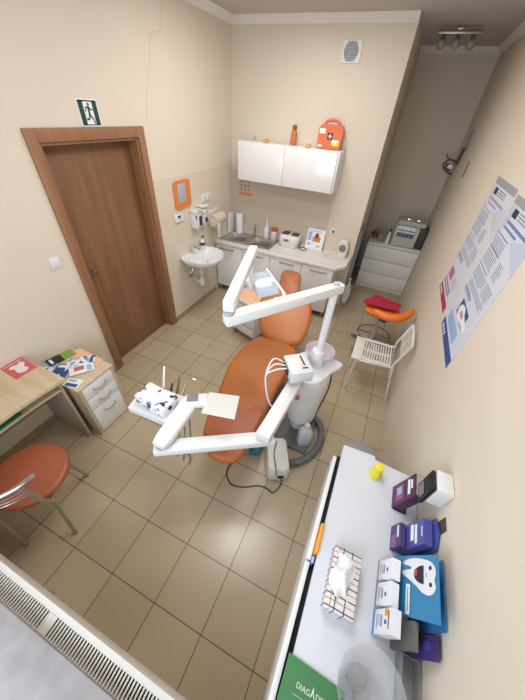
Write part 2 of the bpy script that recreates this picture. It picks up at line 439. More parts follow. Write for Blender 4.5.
MB().cyl((.055, BY-.03, .828), (.055, BY-.03, .91), .02, .018).tube([(.055, BY-.03, .895), (.11, BY-.02, .90), (.165, BY-.01, .88)], .011, 10, 4).bar((.05, BY-.03, .925), (.115, BY-.05, .945), .016, .012, .004).cyl((.055, BY-.03, .91), (.055, BY-.03, .93), .019, .012).build('tap', CHROME, t)
MB().cyl((.16, BY-.03, .46), (.16, BY-.03, .705), .018, n=14).tube([(.16, BY-.03, .5), (.16, BY-.03, .44), (.09, BY-.03, .44), (.012, BY-.03, .47)], .016, 10, 5).cyl((.16, BY-.03, .40), (.16, BY-.03, .50), .032, n=16).build('drain_trap', WPLAST, t)
for dy in (-.13, -.09): MB().cyl((.012, BY+dy, .53), (.05, BY+dy, .53), .013, n=10).tube([(.05, BY+dy, .53), (.06, BY+dy, .6), (.055, BY-.03, .70)], .006, 8, 5).build('supply_pipe', CHROME, t)
t = thing('soap_bottle', 'small white pump soap bottle standing on the basin rim behind the tap', 'bottle', (.06, -.955, .828))
MB().lathe([(.0, .829), (.028, .829), (.031, .84), (.031, .91), (.022, .93), (.011, .935), (.011, .95)], (.06, -.955, 0)).build('bottle_body', WPLAST, t)
MB().cyl((.06, -.955, .95), (.06, -.955, .975), .007, n=10).bar((.055, -.955, .98), (.10, -.955, .976), .012, .01, .003).build('pump', DKGREY, t)
MB().cyl((.06, -.955, .86), (.06, -.955, .90), .0316, n=28, cap=False).build('bottle_label', INKD, t)

# ================================================================= KITCHEN ROW
H, FY = .80, -.56
t = thing('worktop', 'pale laminate kitchen worktop with clipped corner along the back wall', 'worktop', (.9, -.29, H-.035))
top = MB().bx(.012, 1.80, -.577, -.475, H-.035, H, .004).bx(.012, .05, -.475, -.008, H-.035, H).bx(.05, .82, -.065, -.008, H-.035, H).bx(.82, 1.80, -.475, -.008, H-.035, H)
top.prism([(1.80, -.577), (1.825, -.572), (1.928, -.43), (1.930, -.008), (1.80, -.008)], H-.035, H)
top.build('worktop_board', COUNTER, t)
t = thing('double_sink', 'steel double bowl sink set in the left end of the worktop', 'sink', (.43, -.27, H))
s = MB(); z = H+.001
for x0, x1, y0, y1 in [(.03, .84, -.485, -.435), (.03, .84, -.10, -.045), (.03, .07, -.435, -.10), (.40, .46, -.435, -.10), (.80, .84, -.435, -.10)]: s.bx(x0, x1, y0, y1, z, z+.006, .002)
for x0, x1 in ((.07, .40), (.46, .80)):
    f = lambda i, zz: [(x0+i, -.435+i, zz), (x1-i, -.435+i, zz), (x1-i, -.10-i, zz), (x0+i, -.10-i, zz)]
    s.skin([f(0, z+.005), f(.012, z-.03), f(.025, z-.11), f(.05, z-.125)], False, True)
s.build('sink_bowls', STEEL, t)
for x in (.235, .63): MB().cyl((x, -.27, z-.1245), (x, -.27, z-.121), .03).build('sink_drain', CHROME, t)
t = thing('kitchen_tap', 'dark steel swivel tap standing behind the double sink', 'tap', (.42, -.075, H+.007))
MB().cyl((.42, -.075, H+.007), (.42, -.075, H+.10), .019, .017).cyl((.42, -.075, H+.10), (.42, -.075, H+.125), .02, .013).bar((.42, -.07, H+.13), (.40, -.02, H+.165), .014, .012, .004).build('tap_body', GREYM, t)
MB().tube([(.42, -.085, H+.07), (.44, -.14, H+.13), (.47, -.20, H+.13), (.485, -.235, H+.09)], .010, 10, 5).build('spout', SATIN, t)
xs = [.02, .447, .892, 1.361, 1.80]
hx = [(.095, .315), (.60, .785), (1.05, 1.25), (1.495, 1.715)]
labs = ['white base cabinet leftmost in the row, beside the wash basin', 'white sink base cabinet second from the left in the row', 'white base cabinet third from the left, behind the dental chair headrest', 'white base cabinet at the right end of the row']
for i in range(4):
    x0, x1 = xs[i]+.002, xs[i+1]-.002
    t = thing('base_cabinet', labs[i], 'cabinet', ((x0+x1)/2, -.28, 0), 0, 'white base cabinets under the worktop')
    MB().bx(x0, x0+.016, -.535, -.02, .10, H-.036).bx(x1-.016, x1, -.535, -.02, .10, H-.036).bx(x0+.016, x1-.016, -.535, -.02, .10, .116).bx(x0+.016, x1-.016, -.03, -.02, .116, H-.036).build('carcass', WHITE, t)
    q = MB().bx(x0+.001, x1-.001, FY, -.538, .105, H-.042, .002).build('door', GLOSS, t)
    a, b = hx[i]
    MB().tube([(a, FY-.001, .71), (a, FY-.028, .71), (b, FY-.028, .71), (b, FY-.001, .71)], .0075, 8).build('handle', GREYM, q)
    MB().bx(x0, x1, -.50, -.485, .003, .10).build('plinth', mat('brown plinth', (96, 84, 72), .5), t)
    for xx in (x0+.04, x1-.04): MB().cyl((xx, -.52, .0), (xx, -.52, .105), .016, n=12).build('leg', GREYM, t)
# wall cabinet
t = thing('wall_cabinet', 'glossy white two-door wall cabinet over the worktop', 'cabinet', (.87, -.16, 1.58))
MB().bx(.262, 1.53, -.305, -.003, 1.578, 1.985, .001).build('carcass', WHITE, t)
for x0, x1 in ((.262, .874), (.878, 1.508)): MB().bx(x0, x1, -.326, -.307, 1.576, 1.987, .002).build('door', GLOSS, t)
for x in (.33, 1.51): MB().bx(x, x+.018, -.02, -.003, 1.986, 2.018, .003).build('hanging_bracket', LGREY, t)
# first aid case
FA = (1.345, -.10, 1.987)
t = thing('first_aid_case', 'orange first aid case with white cross standing on the wall cabinet', 'first aid kit', FA)
P = [(1.205, 1.989), (1.475, 1.989), (1.482, 2.17), (1.462, 2.205), (1.232, 2.205), (1.203, 2.17)]
MB().skin([[(x, -.05, z) for x, z in P], [(x, -.055-.09, z) for x, z in P]]).build('case_shell', ORRED, t)
MB().tube([(1.255, -.10, 2.20), (1.275, -.10, 2.232), (1.345, -.10, 2.248), (1.41, -.10, 2.232), (1.432, -.10, 2.20)], .015, 10, 5).build('case_handle', ORRED, t)
MB().bx(1.315, 1.375, -.148, -.1455, 2.075, 2.135).build('badge', BLACK, t)
MB().bx(1.338, 1.352, -.150, -.148, 2.085, 2.125).bx(1.325, 1.365, -.150, -.148, 2.098, 2.112).build('white_cross', PAPER, t)
MB().bx(1.218, 1.285, -.148, -.1455, 2.125, 2.17).bx(1.215, 1.262, -.148, -.1455, 2.003, 2.022).bx(1.375, 1.45, -.148, -.1455, 2.035, 2.075).build('white_sticker', PAPER, t)
MB().bx(1.385, 1.455, -.1485, -.1456, 2.02, 2.055).build('yellow_sticker', YELLOW, t)
t = thing('orange_bottle', 'slim orange bottle standing on the wall cabinet left of the case', 'bottle', (.905, -.12, 1.987))
MB().lathe([(0, 1.988), (.035, 1.988), (.036, 2.0), (.036, 2.10), (.026, 2.125), (.022, 2.13)], (.905, -.12, 0)).build('bottle_body', mat('rust plastic', (196, 112, 66), .4), t)
MB().lathe([(.0, 2.13), (.026, 2.13), (.028, 2.165), (.02, 2.175), (0, 2.176)], (.905, -.12, 0)).build('bottle_cap', BROWNG, t)
for x, lab in ((.60, 'small orange holder on the wall cabinet left of the orange bottle'), (1.13, 'small orange holder on the wall cabinet between bottle and first aid case')):
    t = thing('small_holder', lab, 'holder', (x, -.24, 1.987), 0, 'small orange holders on the wall cabinet')
    MB().bx(x-.03, x+.03, -.27, -.22, 1.9875, 2.012, .005).build('holder_base', mat('pale orange plastic', (224, 152, 92), .45), t)
    MB().bx(x-.026, x+.026, -.222, -.214, 2.012, 2.024, .002).build('holder_back', mat('pale orange plastic', (224, 152, 92), .45), t)
# vent grille
t = thing('vent_grille', 'square white ventilation grille high on the back wall', 'vent', (1.375, -.001, 2.77))
MB().bx(1.283, 1.477, -.012, -.0005, 2.698, 2.862, .003).build('vent_frame', WPLAST, t)
g = MB()
for i in range(10):
    z = 2.716+i*.0147; w = .066*math.sqrt(max(.1, 1-((z-2.782)/.09)**2)); g.box((1.375, -.0165, z), (2*w, .009, .007), .001)
g.build('vent_slats', LGREY, t)
MB().lathe([(0, 0), (.072, 0), (.072, .003), (0, .003)], (1.375, -.0125, 2.782), M=Matrix.Rotation(PI/2, 3, 'X')).build('vent_opening', GREYP, t)
# hand washing chart
t = thing('wall_chart', 'small pictogram chart with orange footer on the splashback under the wall cabinet', 'chart', (.21, -.007, 1.42))
MB().bx(.112, .318, -.0085, -.0065, 1.325, 1.535).build('sheet', mat('pale pink paper', (214, 190, 178), .6), t)
MB().bx(.112, .318, -.0095, -.0087, 1.325, 1.36).build('orange_footer', mat('dull orange', (206, 138, 84), .6), t)
for i in range(3):
    for j in range(3): MB().box((.155+i*.058, -.0092, 1.395+j*.05), (.034, .0012, .028)).build('pictogram', mat('pictogram rose', (176, 140, 132), .6), t)
# counter items
t = thing('towel_roll', 'white paper towel roll standing upright in the worktop corner', 'paper roll', (.16, -.075, H+.007))
MB().lathe([(.018, H+.007), (.052, H+.007), (.052, H+.29), (.018, H+.29)], (.16, -.105+.03, 0)).build('roll', PAPER, t)
MB().cyl((.16, -.075, H+.29), (.16, -.075, H+.294), .016, n=14).build('roll_core', DKGREY, t)
t = thing('cutting_board', 'narrow white board leaning upright in the corner left of the towel roll', 'board', (.05, -.03, H))
MB().bx(.022, .045, -.20, -.02, H+.001, H+.29, .004).build('board_panel', WPLAST, t)
t = thing('spray_bottle', 'white nozzle bottle with tapered spout on the worktop behind the sink', 'bottle', (.61, -.055, H+.007))
MB().lathe([(0, H+.0075), (.040, H+.0075), (.042, H+.02), (.042, H+.13), (.032, H+.16), (.017, H+.17)], (.61, -.055, 0)).build('bottle_body', WPLAST, t)
MB().lathe([(.02, H+.17), (.02, H+.19), (.012, H+.20), (.005, H+.30), (0, H+.301)], (.61, -.055, 0)).build('spout', WPLAST, t)
t = thing('storage_jar', 'white plastic jar with red screw lid beside the nozzle bottle', 'jar', (.735, -.06, H+.007))
MB().lathe([(0, H+.0075), (.046, H+.0075), (.048, H+.015), (.048, H+.125), (.042, H+.135)], (.735, -.06, 0)).build('jar_body', mat('translucent white', (222, 214, 208), .3), t)
MB().lathe([(.05, H+.135), (.051, H+.165), (.046, H+.17), (0, H+.17)], (.735, -.06, 0)).build('jar_lid', mat('faded red', (190, 84, 66), .4), t)
t = thing('drinking_cup', 'small grey cup between the red lidded jar and the ultrasonic cleaner', 'cup', (.835, -.03, H))
MB().lathe([(0, H+.001), (.028, H+.001), (.034, H+.085), (.031, H+.085), (.026, H+.008), (0, H+.008)], (.838, -.042, 0), 20).build('cup_body', LGREY, t)
# ultrasonic cleaner
cx, cy = 1.03, -.155
t = thing('ultrasonic_cleaner', 'white rounded ultrasonic cleaner with dark lid windows on the worktop', 'cleaner', (cx, cy, H))
def rr(w, dpt, z, r=.06):
    return [(cx+a, cy+b, z) for a, b in rrect(-w/2, w/2, -dpt/2, dpt/2, r, 5)]
MB().skin([rr(.24, .19, H+.002), rr(.255, .205, H+.02), rr(.29, .23, H+.10), rr(.295, .235, H+.135), rr(.28, .22, H+.155), rr(.2, .15, H+.168)]).build('body', WPLAST, t, 50)
for sx in (-1, 1):
    MB().skin([[(cx+sx*.068+a, cy+.01+b, z) for a, b in rrect(-.055, .055, -.07, .07, .03, 4)] for z in (H+.160, H+.173)]).build('lid_window', DKGREY, t)
MB().box((cx-.02, cy-.115, H+.105), (.085, .012, .042), .006, M=Matrix.Rotation(.25, 3, 'X')).build('control_panel', LGREY, t)
MB().box((cx-.02, cy-.122, H+.112), (.045, .004, .018), .001, M=Matrix.Rotation(.25, 3, 'X')).build('display', DKGREY, t)
o = MB().tube([(1.17, -.10, H+.03), (1.20, -.20, H+.006), (1.27, -.23, H+.006), (1.30, -.17, H+.006), (1.24, -.12, H+.007), (1.19, -.17, H+.012)], .0045, 6, 6).build('power_cord', BLACK); tag(o, 'coiled black power cord lying beside the ultrasonic cleaner', 'cord')
# display sheet
t = thing('info_sheet', 'white printed sheet with orange picture leaning on the splashback', 'sheet', (1.37, -.08, H))
S = lambda u, v: (1.245+u*.255, -.105+v*.085, H+.002+v*.262)
MB().slab([S(0, 0), S(1, 0), S(1, 1), S(0, 1)], .004).build('sheet', PAPER, t)
def onS(b, u0, u1, v0, v1, e=.003):
    n = Vector((0, -.95, .3))*e
    return b.slab([Vector(S(u, v))+n for u, v in ((u0, v0), (u1, v0), (u1, v1), (u0, v1))], .001)
onS(onS(MB(), .36, .80, .38, .62), .45, .70, .55, .74).build('orange_picture', mat('orange print', (222, 128, 66), .5), t)
onS(MB(), .50, .62, .60, .80, .0042).build('dark_figure', INKD, t)
g = MB()
for v in (.90, .86): onS(g, .12, .8, v, v+.018)
onS(g, .1, .3, .2, .30); onS(g, .62, .85, .15, .22)
g.build('text_lines', SKY, t)
onS(MB(), .06, .28, .42, .82).build('blue_picture', SKY, t)
# socket + fan heater
t = thing('wall_socket', 'single white socket on the tiles above the fan heater', 'socket', (1.596, -.007, 1.07))
MB().box((1.596, -.012, 1.07), (.08, .01, .08), .004).build('frame', WPLAST, t)
MB().cyl((1.596, -.0175, 1.07), (1.596, -.02, 1.07), .022).build('outlet', GREYP, t)
t = thing('fan_heater', 'small cream fan heater with round grey grille on the worktop end', 'heater', (1.79, -.10, H))
hp = [(-.065, 0), (.065, 0), (.085, .08), (.085, .16), (.06, .225), (.0, .24), (-.06, .225), (-.085, .16), (-.085, .08)]
hp = [(p.x, p.y) for p in catmull([(a, b, 0) for a, b in hp], 4, True)]
hz = lambda y, s=1: [(1.79+a*s*.86, y, H+.012+.86*(.12+(b-.12)*s)) for a, b in hp]
MB().skin([hz(-.045, .9), hz(-.055), hz(-.135), hz(-.15, .92)]).build('heater_body', mat('cream plastic', (228, 223, 211), .4), t, 50)
MB().lathe([(0, 0), (.047, 0), (.05, .004), (.047, .009), (0, .010)], (1.79, -.148, H+.118), M=Matrix.Rotation(PI/2, 3, 'X')).build('round_grille', GREYP, t)
MB().bx(1.725, 1.855, -.165, -.035, H+.001, H+.014, .005).build('foot', WPLAST2, t)
o = MB().tube([(1.69, -.12, H+.006), (1.62, -.16, H+.005), (1.57, -.20, H+.005), (1.66, -.27, H+.005), (1.78, -.26, H+.005), (1.86, -.20, H+.005), (1.885, -.12, H+.006)], .0045, 6, 6).build('power_cord', mat('cream cord', (214, 204, 186), .5)); tag(o, 'cream power cord looped on the worktop before the fan heater', 'cord')

# ================================================================= NICHE
t = thing('dresser', 'white three-drawer dresser standing in the dim niche behind the partition', 'dresser', (2.452, 1.06, 0))
DX0, DX1, DF = 2.052, 2.852, .835
MB().bx(DX0, DX0+.02, DF+.002, 1.3, 0, .74).bx(DX1-.02, DX1, DF+.002, 1.3, 0, .74).bx(DX0+.02, DX1-.02, DF+.01, 1.3, .0, .06).bx(DX0+.02, DX1-.02, 1.28, 1.3, .06, .74).build('carcass', WHITE, t)
MB().bx(DX0, DX1, DF-.018, 1.3, .741, .77, .003).build('top', WHITE, t)
for i in range(3): MB().bx(DX0+.004, DX1-.004, DF-.017, DF+.001, .062+i*.226, .062+i*.226+.219, .003).build('drawer', WHITE, t)
# sterilizer box
t = thing('steriliser', 'grey white autoclave box with knobs standing on the niche dresser', 'steriliser', (2.57, 1.07, .77))
MB().bx(2.385, 2.735, .875, 1.22, .777, 1.07, .015).build('body', mat('autoclave grey', (196, 194, 188), .4), t)
MB().bx(2.395, 2.80, .92, 1.22, 1.072, 1.135, .012).build('lid', mat('autoclave lid', (188, 186, 180), .4), t)
for x in (2.55, 2.70): MB().bx(x-.05, x+.05, .98, 1.06, 1.1355, 1.165, .01).build('lid_knob', CHROME, t)
MB().bx(2.745, 2.848, .905, 1.2, .775, 1.07, .003).build('side_panel', DKGREY, t)
t = thing('pouch_pack', 'blue and white sterilisation pouches fanned over the front of the autoclave', 'pouches', (2.55, .87, .98))
for i in range(4):
    q = MB().box((2.455+i*.062, .8705-.001*i, 1.0), (.056, .006, .16), .002, M=Matrix.Rotation(.05, 3, 'X')).build('pouch', PAPER, t)
    MB().box((2.455+i*.062, .8645-.001*i, .955), (.056, .005, .06), .001).box((2.455+i*.062, .8645-.001*i, 1.02), (.056, .005, .014), .001).build('blue_print', mat('pouch blue', (84, 100, 150), .5), q)
t = thing('spray_flask', 'white spray flask beside the autoclave on the niche dresser', 'bottle', (2.33, .92, .77))
MB().lathe([(0, .772), (.028, .772), (.03, .79), (.028, .90), (.014, .94), (.012, .96)], (2.33, .905, 0)).build('flask_body', WPLAST, t)
MB().cyl((2.33, .905, .96), (2.33, .905, .99), .014, n=12).bar((2.335, .905, 1.0), (2.335, .86, 1.0), .016, .02, .004).build('spray_head', DKGREY, t)
t = thing('glass_beaker', 'grey glass beaker standing left of the spray flask in the niche', 'beaker', (2.22, .99, .77))
MB().lathe([(0, .772), (.045, .772), (.055, .80), (.055, .87), (.058, .88), (.052, .88), (.05, .80), (0, .778)], (2.22, .98, 0)).build('beaker_body', CLEARG, t)
t = thing('mixing_bowl_stand', 'dark wire stand with brown bowl on the left of the niche dresser', 'stand', (2.12, 1.08, .77))
MB().lathe([(0, .80), (.05, .80), (.075, .85), (.07, .85), (.045, .808), (0, .808)], (2.12, 1.08, 0)).build('bowl', BROWNG, t)
g = MB()
for k in range(3):
    A = 2*PI*k/3; g.tube([(2.12+.085*math.cos(A), 1.08+.085*math.sin(A), .772), (2.12+.075*math.cos(A), 1.08+.075*math.sin(A), .85), (2.12, 1.08, .93)], .005, 6, 4)
g.build('wire_frame', DKGREY, t)
t = thing('blue_board', 'blue board leaning on the partition side beside the dresser', 'board', (1.99, .45, 0))
MB().bx(1.9405, 1.962, .15, .58, .04, 1.10, .004).build('board_panel', mat('dusty blue', (146, 170, 190), .6, var=.06), t)
MB().bx(1.94, 1.966, .14, .59, .002, .04, .003).build('board_foot', DKGREY, t)
# dustpan by the partition foot
t = thing('dustpan', 'pale grey oval dustpan hanging low on the partition corner', 'dustpan', (2.0, .0, .1))
P = catmull([(1.965, .0, .04), (2.03, .0, .05), (2.05, .0, .18), (2.04, .0, .32), (2.01, .0, .36), (1.975, .0, .33), (1.955, .0, .2)], 5, True)
MB().skin([[p+Vector((0, .03, 0)) for p in P], [p+Vector((0, .005, 0)) for p in P]]).build('pan', WPLAST2, t)
MB().bx(1.985, 2.015, .005, .03, .36, .46, .006).build('pan_handle', WPLAST2, t)
MB().cyl((2.0, .002, .43), (2.0, .006, .43), .008, n=10).cyl((2.03, .002, .33), (2.03, .005, .33), .006, n=10).build('hanging_hole', BLACK, t)
# ceiling spotlight
t = thing('ceiling_spotlight', 'steel ceiling bar with three globe lamps in the niche', 'ceiling lamp', (2.31, .50, HC))
MB().bx(2.11, 2.51, .47, .53, 2.97, 3.0, .006).bx(2.28, 2.34, .48, .52, 3.0, HC-.001, .004).build('mounting_bar', SATIN, t)
for x in (2.175, 2.31, 2.445):
    q = MB().cyl((x, .5, 2.97), (x, .47, 2.93), .02, .028, n=16).build('lamp_holder', GREYM, t)
    MB().ball((x, .455, 2.898), .042, (1, 1, 1)).build('globe', MILK, q)
# wall reading lamp in the far corner
t = thing('wall_lamp', 'old metal wall lamp with grey arm plate on the right wall corner', 'wall lamp', (XR, 1.1, 1.9))
MB().bx(XR-.014, XR-.001, .80, .98, 2.06, 2.25, .004).build('back_plate', mat('blue grey metal', (134, 142, 154), .4, .3), t)
MB().bar((XR-.02, .93, 2.07), (XR-.02, 1.02, 1.90), .04, .03, .006, up=(1, 0, 0)).build('arm', mat('bronze metal', (106, 92, 80), .4, .4), t)
MB().tube([(XR-.03, 1.04, 1.92), (XR-.12, 1.10, 1.93), (XR-.16, 1.14, 1.86), (XR-.1, 1.1, 1.80), (XR-.03, 1.02, 1.78)], .012, 8, 5).tube([(XR-.12, 1.12, 1.93), (XR-.17, 1.16, 1.98)], .008, 8).lathe([(.02, 0), (.05, .05), (.055, .09), (.048, .09), (.02, .01)], (XR-.09, 1.07, 1.80), 18).build('jointed_head', mat('aged metal', (128, 118, 106), .4, .5), t)
MB().ball((XR-.075, 1.02, 1.86), .035, (1.1, .9, .8)).build('bulb', PAPER, t)
o = MB().tube([(XR-.0055, .17, 2.0), (XR-.0055, .158, 1.92), (XR-.0055, .15, 1.85)], .006, 8).build('red_stick', mat('dull red', (150, 84, 70), .6)); tag(o, 'thin reddish stick fixed to the right wall near the wall lamp', 'stick')

# ================================================================= POSTERS
def poster(y0, y1, z0, z1, lab, foot, accent, blue):
    W, Hh = y0-y1, z1-z0
    t = thing('poster', lab, 'poster', (XR-.001, (y0+y1)/2, z0), 0, 'information posters on the right wall')
    R = lambda b, u0, u1, v0, v1, e=.0035: b.bx(XR-e, XR-e+.001, y0-u0*W, y0-u1*W, z0+v0*Hh, z0+v1*Hh)
    MB().bx(XR-.003, XR-.0008, y0, y1, z0, z1).build('sheet', mat('poster paper', (214, 217, 228), .45, var=.02), t)
    R(MB(), 0, 1, .955, 1).build('grey_header', mat('poster grey', (158, 160, 168), .5), t)
    # pale background facets
    e = XR-.0034
    for pl_ in (((0, .95), (.25, .95), (.02, .72), (0, .72)), ((1, .70), (1, .88), (.55, .80))):
        MB().face([(e, y0-u*W, z0+v*Hh) for u, v in pl_]).build('pale_facet', mat('poster facet blue' if blue else 'poster facet', (192, 200, 218) if blue else (200, 203, 216), .5), t)
    R(MB(), .16, .32, .895, .94).build('logo', INKD, t)
    g = MB()
    for k in range(3): R(g, .36, .72, .90+k*.016, .908+k*.016)
    g.build('logo_lines', INK, t)
    g = MB(); R(g, .14, .86, .855, .872); R(g, .14, .62, .825, .838); g.build('title_lines', mat('soft blue print', (104, 130, 176), .5) if blue else mat('soft mauve print', (176, 154, 182), .5), t)
    g = MB(); random.seed(5 if blue else 9)
    for (u0, u1, va, vb) in [(.06, .55, .70, .77), (.06, .52, .60, .68), (.60, .80, .60, .69), (.06, .60, .50, .56), (.10, .9, .42, .47), (.62, .92, .48, .56), (.06, .5, .36, .40)]:
        v = va
        while v < vb: R(g, u0, u1-random.random()*.06, v, v+.0055); v += .0125
    g.build('text_lines', INK, t)
    g = MB()
    for v in (.78, .69, .57, .48, .38): R(g, .06, .09, v, v+.014, .004); R(g, .11, .5, v+.002, v+.011)
    g.build('bullet_headings', mat('pale heading blue', (126, 144, 184), .5) if blue else mat('pale heading mauve', (180, 166, 190), .5), t)
    if blue:
        R(MB(), .0, 1, 0, .075).build('footer_band', foot, t)
        R(MB(), .10, .74, .10, .185, .004).build('light_panel', SKY, t)
        R(MB(), .26, .72, .225, .335, .0038).build('picture_panel', NAVY, t)
        P = [(.30, .26), (.42, .22), (.62, .235), (.82, .24), (.86, .265), (.80, .28), (.60, .30), (.50, .325), (.36, .31)]
        P = catmull([(XR-.0045, y0-u*W, z0+v*Hh) for u, v in P], 5, True); MB().face(P).build('hand_picture', PAPER, t)
        R(MB(), .42, .58, .255, .285, .005).build('tooth_picture', mat('rose print', (196, 140, 150), .5), t)
    else:
        R(MB(), .0, .9, 0, .07).build('footer_band', foot, t)
        g = MB()
        for v in (.10, .13): R(g, .05, .7, v, v+.018)
        g.build('summary_lines', MAUVE, t)
        R(MB(), .12, .42, .18, .27, .004).build('picture_panel', mat('rose panel', (188, 110, 136), .5), t)
        R(MB(), .48, .80, .18, .27, .004).build('side_picture', mat('pale rose panel', (206, 196, 212), .5), t)
    g = MB()
    for u in (.08, .14, .22, .30): R(g, u, u+.035, .015, .045, .0052)
    g.build('footer_marks', PAPER, t)
poster(-1.335, -1.895, 1.19, 2.045, 'left wall poster with crimson footer, nearer the white chair', CRIMS, MAUVE, False)
poster(-1.94, -2.486, 1.165, 2.03, 'right wall poster with dark blue footer and hand picture', NAVY, NAVY, True)

# ================================================================= SADDLE STOOL
SX, SY = 2.525, -.88
t = thing('saddle_stool', 'rolling dental stool with bright orange curved backrest by the right wall', 'stool', (SX, SY, 0))
for k in range(5):
    A = math.radians(155+72*k); ex, ey = SX+.25*math.cos(A), SY+.25*math.sin(A)
    q = MB().bar((SX+.03*math.cos(A), SY+.03*math.sin(A), .11), (ex, ey, .075), .045, .03, .008).build('base_arm', LGREY, t)
    MB().cyl((ex-.02*math.sin(A), ey+.02*math.cos(A), .03), (ex+.02*math.sin(A), ey-.02*math.cos(A), .03), .0295, n=16).cyl((ex, ey, .05), (ex, ey, .072), .009, n=8).build('caster', GREYP, q)
MB().cyl((SX, SY, .09), (SX, SY, .30), .03).cyl((SX, SY, .30), (SX, SY, .50), .018).build('column', LGREY, t)
MB().tube([(SX+.20*math.cos(2*PI*i/32), SY+.20*math.sin(2*PI*i/32), .21) for i in range(32)], .009, 8, closed=True).bar((SX-.2, SY, .21), (SX+.2, SY, .21), .012, .012).build('foot_ring', SATIN, t)
MB().bar((SX-.02, SY+.06, .495), (SX+.02, SY-.10, .495), .08, .03, .005).tube([(SX, SY-.08, .495), (SX+.04, SY-.18, .52), (SX+.06, SY-.27, .64)], .014, 8, 5).build('mechanism', DKGREY, t)
zs = lambda x, y: .565+.25*(x-SX)**2*2
MB().cushion([(SX-.19, SY-.09), (SX, SY-.14), (SX+.19, SY-.09), (SX+.2, SY+.06), (SX+.10, SY+.19), (SX, SY+.21), (SX-.10, SY+.19), (SX-.2, SY+.06)], zs, .06, .03).build('seat', SADDLE, t)
MB().tube([(2.405, -1.19, .70), (2.46, -1.235, .705), (2.54, -1.262, .71), (2.63, -1.26, .715), (2.71, -1.20, .72), (2.765, -1.11, .725), (2.80, -1.01, .73)], .042, 14, 6, rs=lambda u: .042*min(1, .45+6*min(u, 1-u))).build('backrest', SADDLE, t)
o = MB().cushion([(2.275, -0.925), (2.335, -0.785), (2.395, -0.645), (2.545, -0.695), (2.700, -0.765), (2.685, -0.845), (2.665, -0.915), (2.475, -0.925)], lambda x, y: .632+.30*(x-SX)**2, .025, .012, .012).build('seat_pad', RED); tag(o, 'crimson cloth pad lying on the orange rolling stool', 'cushion')

# ================================================================= WHITE METAL CHAIR
t = thing('metal_chair', 'white perforated metal chair with its back against the right wall', 'chair', (2.56, -1.58, 0))
wm = mat('white powder coat', (226, 222, 214), .4, var=.01)
for y0, fx, by in ((-1.405, 2.35, -1.375), (-1.775, 2.375, -1.735)):
    MB().tube([(fx, y0, .0), (fx+.012, y0, .435), (fx+.05, y0, .45), (2.70, by, .44), (2.735, by, .45)], .0115, 10).build('front_leg', wm, t)
    MB().tube([(2.825, by, 0), (2.745, by, .40), (2.735, by, .50), (2.80, by+.01*(1 if by > -1.5 else -1), .76)], .0115, 10).build('rear_leg', wm, t)
def perf(name, f, m, nn=11, th=.006):
    """slotted sheet: f(u,v)->point; u 0..1 across slots, slot rows along v"""
    b = MB(); n = nn
    b.slab([f(0, 0), f(1, 0), f(1, .1), f(0, .1)], .006).slab([f(0, .9), f(1, .9), f(1, 1), f(0, 1)], th)
    for i in range(n+1):
        u0 = i/(n+.5); b.slab([f(u0, .1), f(min(1, u0+.5/(n+.5)), .1), f(min(1, u0+.5/(n+.5)), .9), f(u0, .9)], th)
    for i in range(n): 
        u0 = (i+.5)/(n+.5); b.slab([f(u0, .47), f(u0+.5/(n+.5), .47), f(u0+.5/(n+.5), .53), f(u0, .53)], th)
    return b
zc = lambda u: .462-.014*math.sin(PI*u)
sf = lambda u, v: (2.42+.29*u, -1.39-.37*v+.0*u, zc(u))
b = perf('seat', sf, wm); b.bx(2.345, 2.42, -1.79, -1.395, .456, .464, .003)
b.tube([(2.345, -1.79, .452), (2.345, -1.395, .452)], .012, 10)
b.build('seat', wm, t)
bf = lambda u, v: (2.757+.045*u, -1.362-.385*v, .585+.17*u)
perf('back', bf, wm, 6, .002).tube([(2.802, -1.375, .758), (2.806, -1.555, .768), (2.802, -1.735, .758)], .0125, 10, 4).build('backrest', wm, t)
MB().tube([(2.368, -1.41, .02), (2.80, -1.38, .02)], .005, 6).build('cross_rod', wm, t) if False else None

# ================================================================= DENTAL CHAIR
t = thing('dental_chair', 'orange reclining dental chair with headrest in the middle of the tiled floor', 'dental chair', (1.6, -2.4, 0))
sy = [(-3.3, .405), (-2.75, .49), (-2.4, .52), (-2.0, .50), (-1.8, .52)]
def interp(T, y):
    if y <= T[0][0]: return T[0][1]
    for (a, p), (b, q) in zip(T[:-1], T[1:]):
        if y <= b: return p+(q-p)*(y-a)/(b-a)
    return T[-1][1]
sz = lambda x, y: (interp(sy, y-.07)+interp(sy, y)+interp(sy, y+.07))/3
seat = [(1.50, -1.955), (1.37, -1.99), (1.315, -2.2), (1.318, -2.48), (1.355, -2.68), (1.40, -2.90)]
foot = [(1.395, -2.87), (1.435, -3.07), (1.475, -3.165), (1.575, -3.262), (1.68, -3.278), (1.775, -3.242), (1.815, -3.18), (1.822, -3.05), (1.828, -2.87)]
full = [(1.50, -1.94), (1.37, -1.975), (1.315, -2.2), (1.316, -2.48), (1.37, -2.74), (1.402, -2.93), (1.435, -3.08), (1.475, -3.165), (1.575, -3.262), (1.68, -3.278), (1.775, -3.242), (1.815, -3.18), (1.822, -3.06), (1.83, -2.90), (1.832, -2.75), (1.83, -2.55), (1.835, -2.3), (1.83, -2.08), (1.77, -1.95)]
b = MB()
b.cushion(full, sz, .09, .035, .012)
b.build('seat', ORANGE, t)
